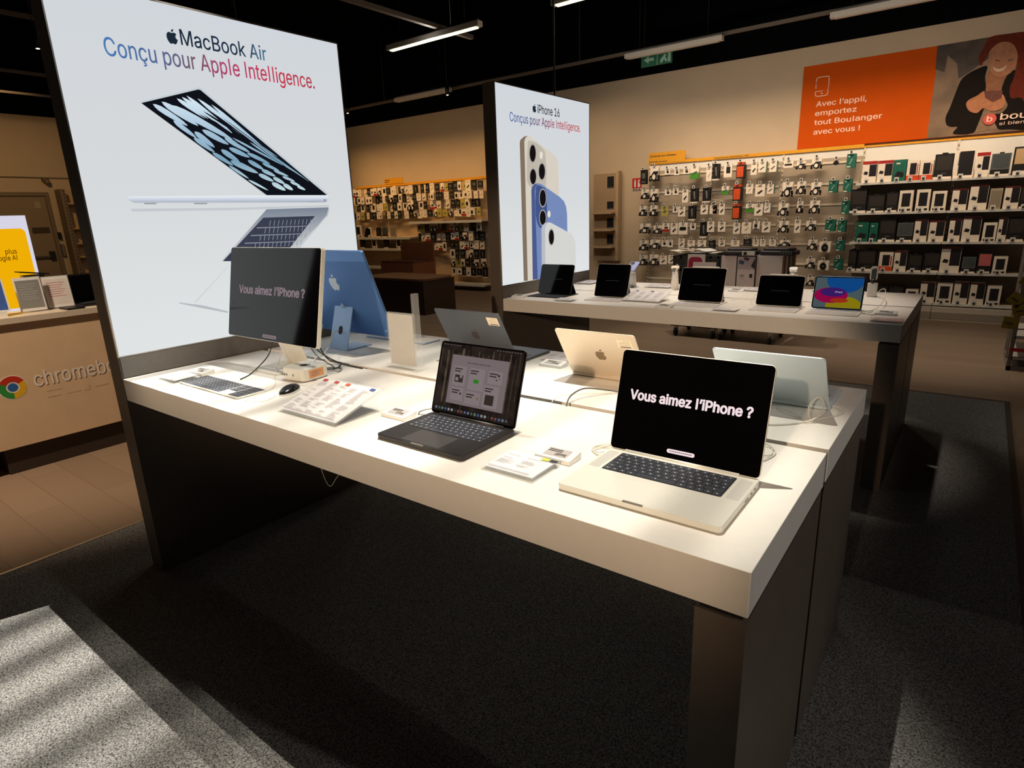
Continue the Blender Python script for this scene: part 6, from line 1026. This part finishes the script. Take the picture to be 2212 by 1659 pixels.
# ------------------------------------------------------------------ lights
def area(x, y, z, sx, sy, p, col, rot=(0, 0, 0), spread=PI):
    l = bpy.data.lights.new('area', 'AREA'); l.shape = 'RECTANGLE'; l.size = sx; l.size_y = sy; l.energy = p; l.color = col; l.spread = spread
    o = bpy.data.objects.new('lamp_light', l); o.location = (x, y, z); o.rotation_euler = rot; COL.objects.link(o); return o
def spotl(x, y, z, tgt, p, col, ang, blend, r=0.02):
    l = bpy.data.lights.new('spot', 'SPOT'); l.energy = p; l.color = col; l.spot_size = math.radians(ang); l.spot_blend = blend; l.shadow_soft_size = r
    o = bpy.data.objects.new('spot_light', l); o.location = (x, y, z); d_ = Vector(tgt)-Vector((x, y, z)); o.rotation_euler = d_.to_track_quat('-Z', 'Y').to_euler(); COL.objects.link(o); return o
warm = (1.0, 0.93, 0.80); neutral = (1.0, 0.95, 0.85); amber = (1.0, 0.62, 0.28)
# lamp above the near table; unseen grille added so its slats stripe the carpet
def track_lamp(x, y, z, label, grp=None):
    t = thing('ceiling_lamp', label, 'ceiling light', (x, y, z), 0, grp)
    MB().box((-0.12, -0.12, 0.02), (0.12, 0.12, 0.10), pk).build('housing', t); MB().cyl((0, 0, .1), (0, 0, 5.2-z), .008, cable_black, 6).build('stem', t)
    return t
track_lamp(0.46, 1.23, 3.67, 'black ceiling lamp above the left half of the near table')
t = thing('stripe_grille', 'unseen slat grille added to stripe the light, under the lamp over the left table half', 'grille', (0.46, 1.23, 3.40))
for k in range(-5, 6): MB().box((-0.0030+k*0.0185, -0.16, 0), (0.0030+k*0.0185, 0.16, 0.004), pk).build('slat', t)
for s_ in (-1, 1): MB().box((-0.11, s_*0.16-0.004, -0.002), (0.11, s_*0.16+0.004, 0.006), pk).build('frame_bar', t)
MB().cyl((-0.108, 0.16, 0), (-0.108, 0.16, 0.29), 0.002, chrome, 5).build('rod', t); MB().cyl((0.108, -0.16, 0), (0.108, -0.16, 0.29), 0.002, chrome, 5).build('rod', t)
spotl(0.46, 1.23, 3.65, (0.2, -1.2, 0.0), 1900, neutral, 38, 1.0, 0.006)
track_lamp(0.95, 0.95, 3.67, 'black ceiling lamp above the middle of the near table'); spotl(0.95, 0.95, 3.65, (1.0, 0.45, 0.875), 250, warm, 38, 0.8, 0.007)
track_lamp(1.72, 0.80, 3.67, 'black ceiling lamp above the right end of the near table'); spotl(1.72, 0.80, 3.65, (1.80, 0.40, 0.875), 430, warm, 36, 0.7, 0.007)
for (lx, ly, offs, nm) in ((0.95, 0.95, (-0.057, -0.028, -0.009, 0.03), 'middle'), (1.72, 0.80, (-0.045, 0.0, 0.05), 'right')):  # added unseen slats, placed to streak the light on the tabletop
    t = thing('stripe_grille', f'added unseen grille streaking the light under the {nm} lamp of the near table', 'grille', (lx, ly, 3.40))
    for q in offs: MB().box((q-0.002, -0.16, 0), (q+0.002, 0.16, 0.004), pk).build('slat', t)
    for s_ in (-1, 1): MB().box((-0.11, s_*0.16-0.004, -0.002), (0.11, s_*0.16+0.004, 0.006), pk).build('frame_bar', t)
    MB().cyl((-0.108, 0.16, 0), (-0.108, 0.16, 0.29), 0.002, chrome, 5).build('rod', t); MB().cyl((0.108, -0.16, 0), (0.108, -0.16, 0.29), 0.002, chrome, 5).build('rod', t)
for k, x_ in enumerate((0.55, 1.7)):
    track_lamp(x_, 3.5, 3.67, 'black ceiling lamp above the far table', 'ceiling lamps above the far table')
    spotl(x_, 3.5, 3.65, (x_, 3.15, 0.875), 230, (1.0, 0.86, 0.72), 37, 0.8, 0.04)
# unseen warm fill lamp and plate added behind the viewer; plate shades the floor
t = track_lamp(2.6, -4.2, 2.68, 'added fill lamp with a light-blocking plate, unseen behind the viewer')
spotl(2.6, -4.2, 2.6, (1.35, 0.0, 0.95), 700, (1.0, 0.72, 0.48), 30, 0.4, 0.04)
MB().box((-0.45, 0.44, -0.9), (0.30, 0.45, -0.272), pk).build('shade_plate', t); MB().box((0.28, 0.0, -0.27), (0.30, 0.45, 0.03), pk).build('bracket', t)
# wall washers in front of the back wall
def wash(x, y, z, L_, p, col, zt_, spread): area(x, y, z, L_, 0.08, p, col, (math.atan2(8.7-y, z-zt_), 0, 0), math.radians(spread))
wash(0.9, 7.0, 3.55, 5.0, 24, (1.0, 0.74, 0.50), 1.75, 62); wash(0.6, 6.6, 3.0, 5.4, 9, (1.0, 0.80, 0.62), 3.0, 110)
wash(-6.8, 7.0, 3.55, 4.6, 16, (1.0, 0.57, 0.22), 1.8, 62); wash(-6.8, 6.6, 3.0, 4.6, 4, (1.0, 0.66, 0.36), 2.8, 110)
wash(-2.6, 7.0, 3.55, 1.6, 4, (1.0, 0.68, 0.4), 2.0, 70)
for x_ in (-3.25, -0.63): area(x_, 5.38, 3.6, 1.4, 0.05, 14, warm)
for x_ in (-3.25, -0.63, 1.6):  # unseen point fills added to brighten the trays and unlit battens
    l_ = bpy.data.lights.new('glow', 'POINT'); l_.energy = 10; l_.color = warm; l_.shadow_soft_size = 0.1; o = bpy.data.objects.new('ceiling_fill', l_); o.location = (x_, 5.38, 3.50); COL.objects.link(o)
spotl(-0.9, -1.6, 3.6, (-2.0, 0.3, 0.7), 560, (1.0, 0.78, 0.56), 56, 0.8, 0.05)
spotl(-8.0, 2.0, 3.4, (-11.4, 3.0, 1.6), 120, amber, 80, 1.0, 0.05)
spotl(2.0, 5.6, 3.6, (2.5, 6.3, 0.0), 210, (1.0, 0.86, 0.70), 56, 1.0, 0.05); spotl(0.0, 5.7, 3.6, (0.4, 6.0, 0.0), 160, (1.0, 0.86, 0.70), 50, 1.0, 0.05); spotl(5.0, 3.0, 3.6, (4.1, 3.8, 0.0), 130, warm, 40, 1.0, 0.05)

track_lamp(6.0, 0.6, 2.68, 'unseen fill lamp added far to the right of the near table'); spotl(6.0, 0.6, 2.6, (2.43, 0.6, 0.80), 125, (1.0, 0.93, 0.86), 30, 0.8, 0.05)  # unseen fill added to brighten the right side of the table

# ------------------------------------------------------------------ camera, world, view
cam = bpy.data.cameras.new('camera'); co = bpy.data.objects.new('camera', cam); COL.objects.link(co)
yaw, pit, rol = -0.6535251, -0.27301, -0.0361522
fwd = Vector((math.sin(yaw)*math.cos(pit), math.cos(yaw)*math.cos(pit), math.sin(pit))); r0 = fwd.cross(Z).normalized(); u0 = r0.cross(fwd)
rr = r0*math.cos(rol)+u0*math.sin(rol); uu = -r0*math.sin(rol)+u0*math.cos(rol)
co.matrix_world = Matrix(((rr.x, uu.x, -fwd.x, 2.656123), (rr.y, uu.y, -fwd.y, -0.920182), (rr.z, uu.z, -fwd.z, 1.453836), (0, 0, 0, 1)))
cam.sensor_width = 36; cam.sensor_fit = 'HORIZONTAL'; cam.lens = 1310.3728/2212*36; cam.clip_start = 0.05
C.camera = co
w = bpy.data.worlds.new('world'); C.world = w; w.use_nodes = True
w.node_tree.nodes['Background'].inputs[0].default_value = (0.9, 0.75, 0.6, 1); w.node_tree.nodes['Background'].inputs[1].default_value = 0.012
C.view_settings.view_transform = 'Standard'; C.view_settings.look = 'None'; C.view_settings.exposure = 0.0; C.view_settings.gamma = 1.0; C.view_settings.use_curve_mapping = False
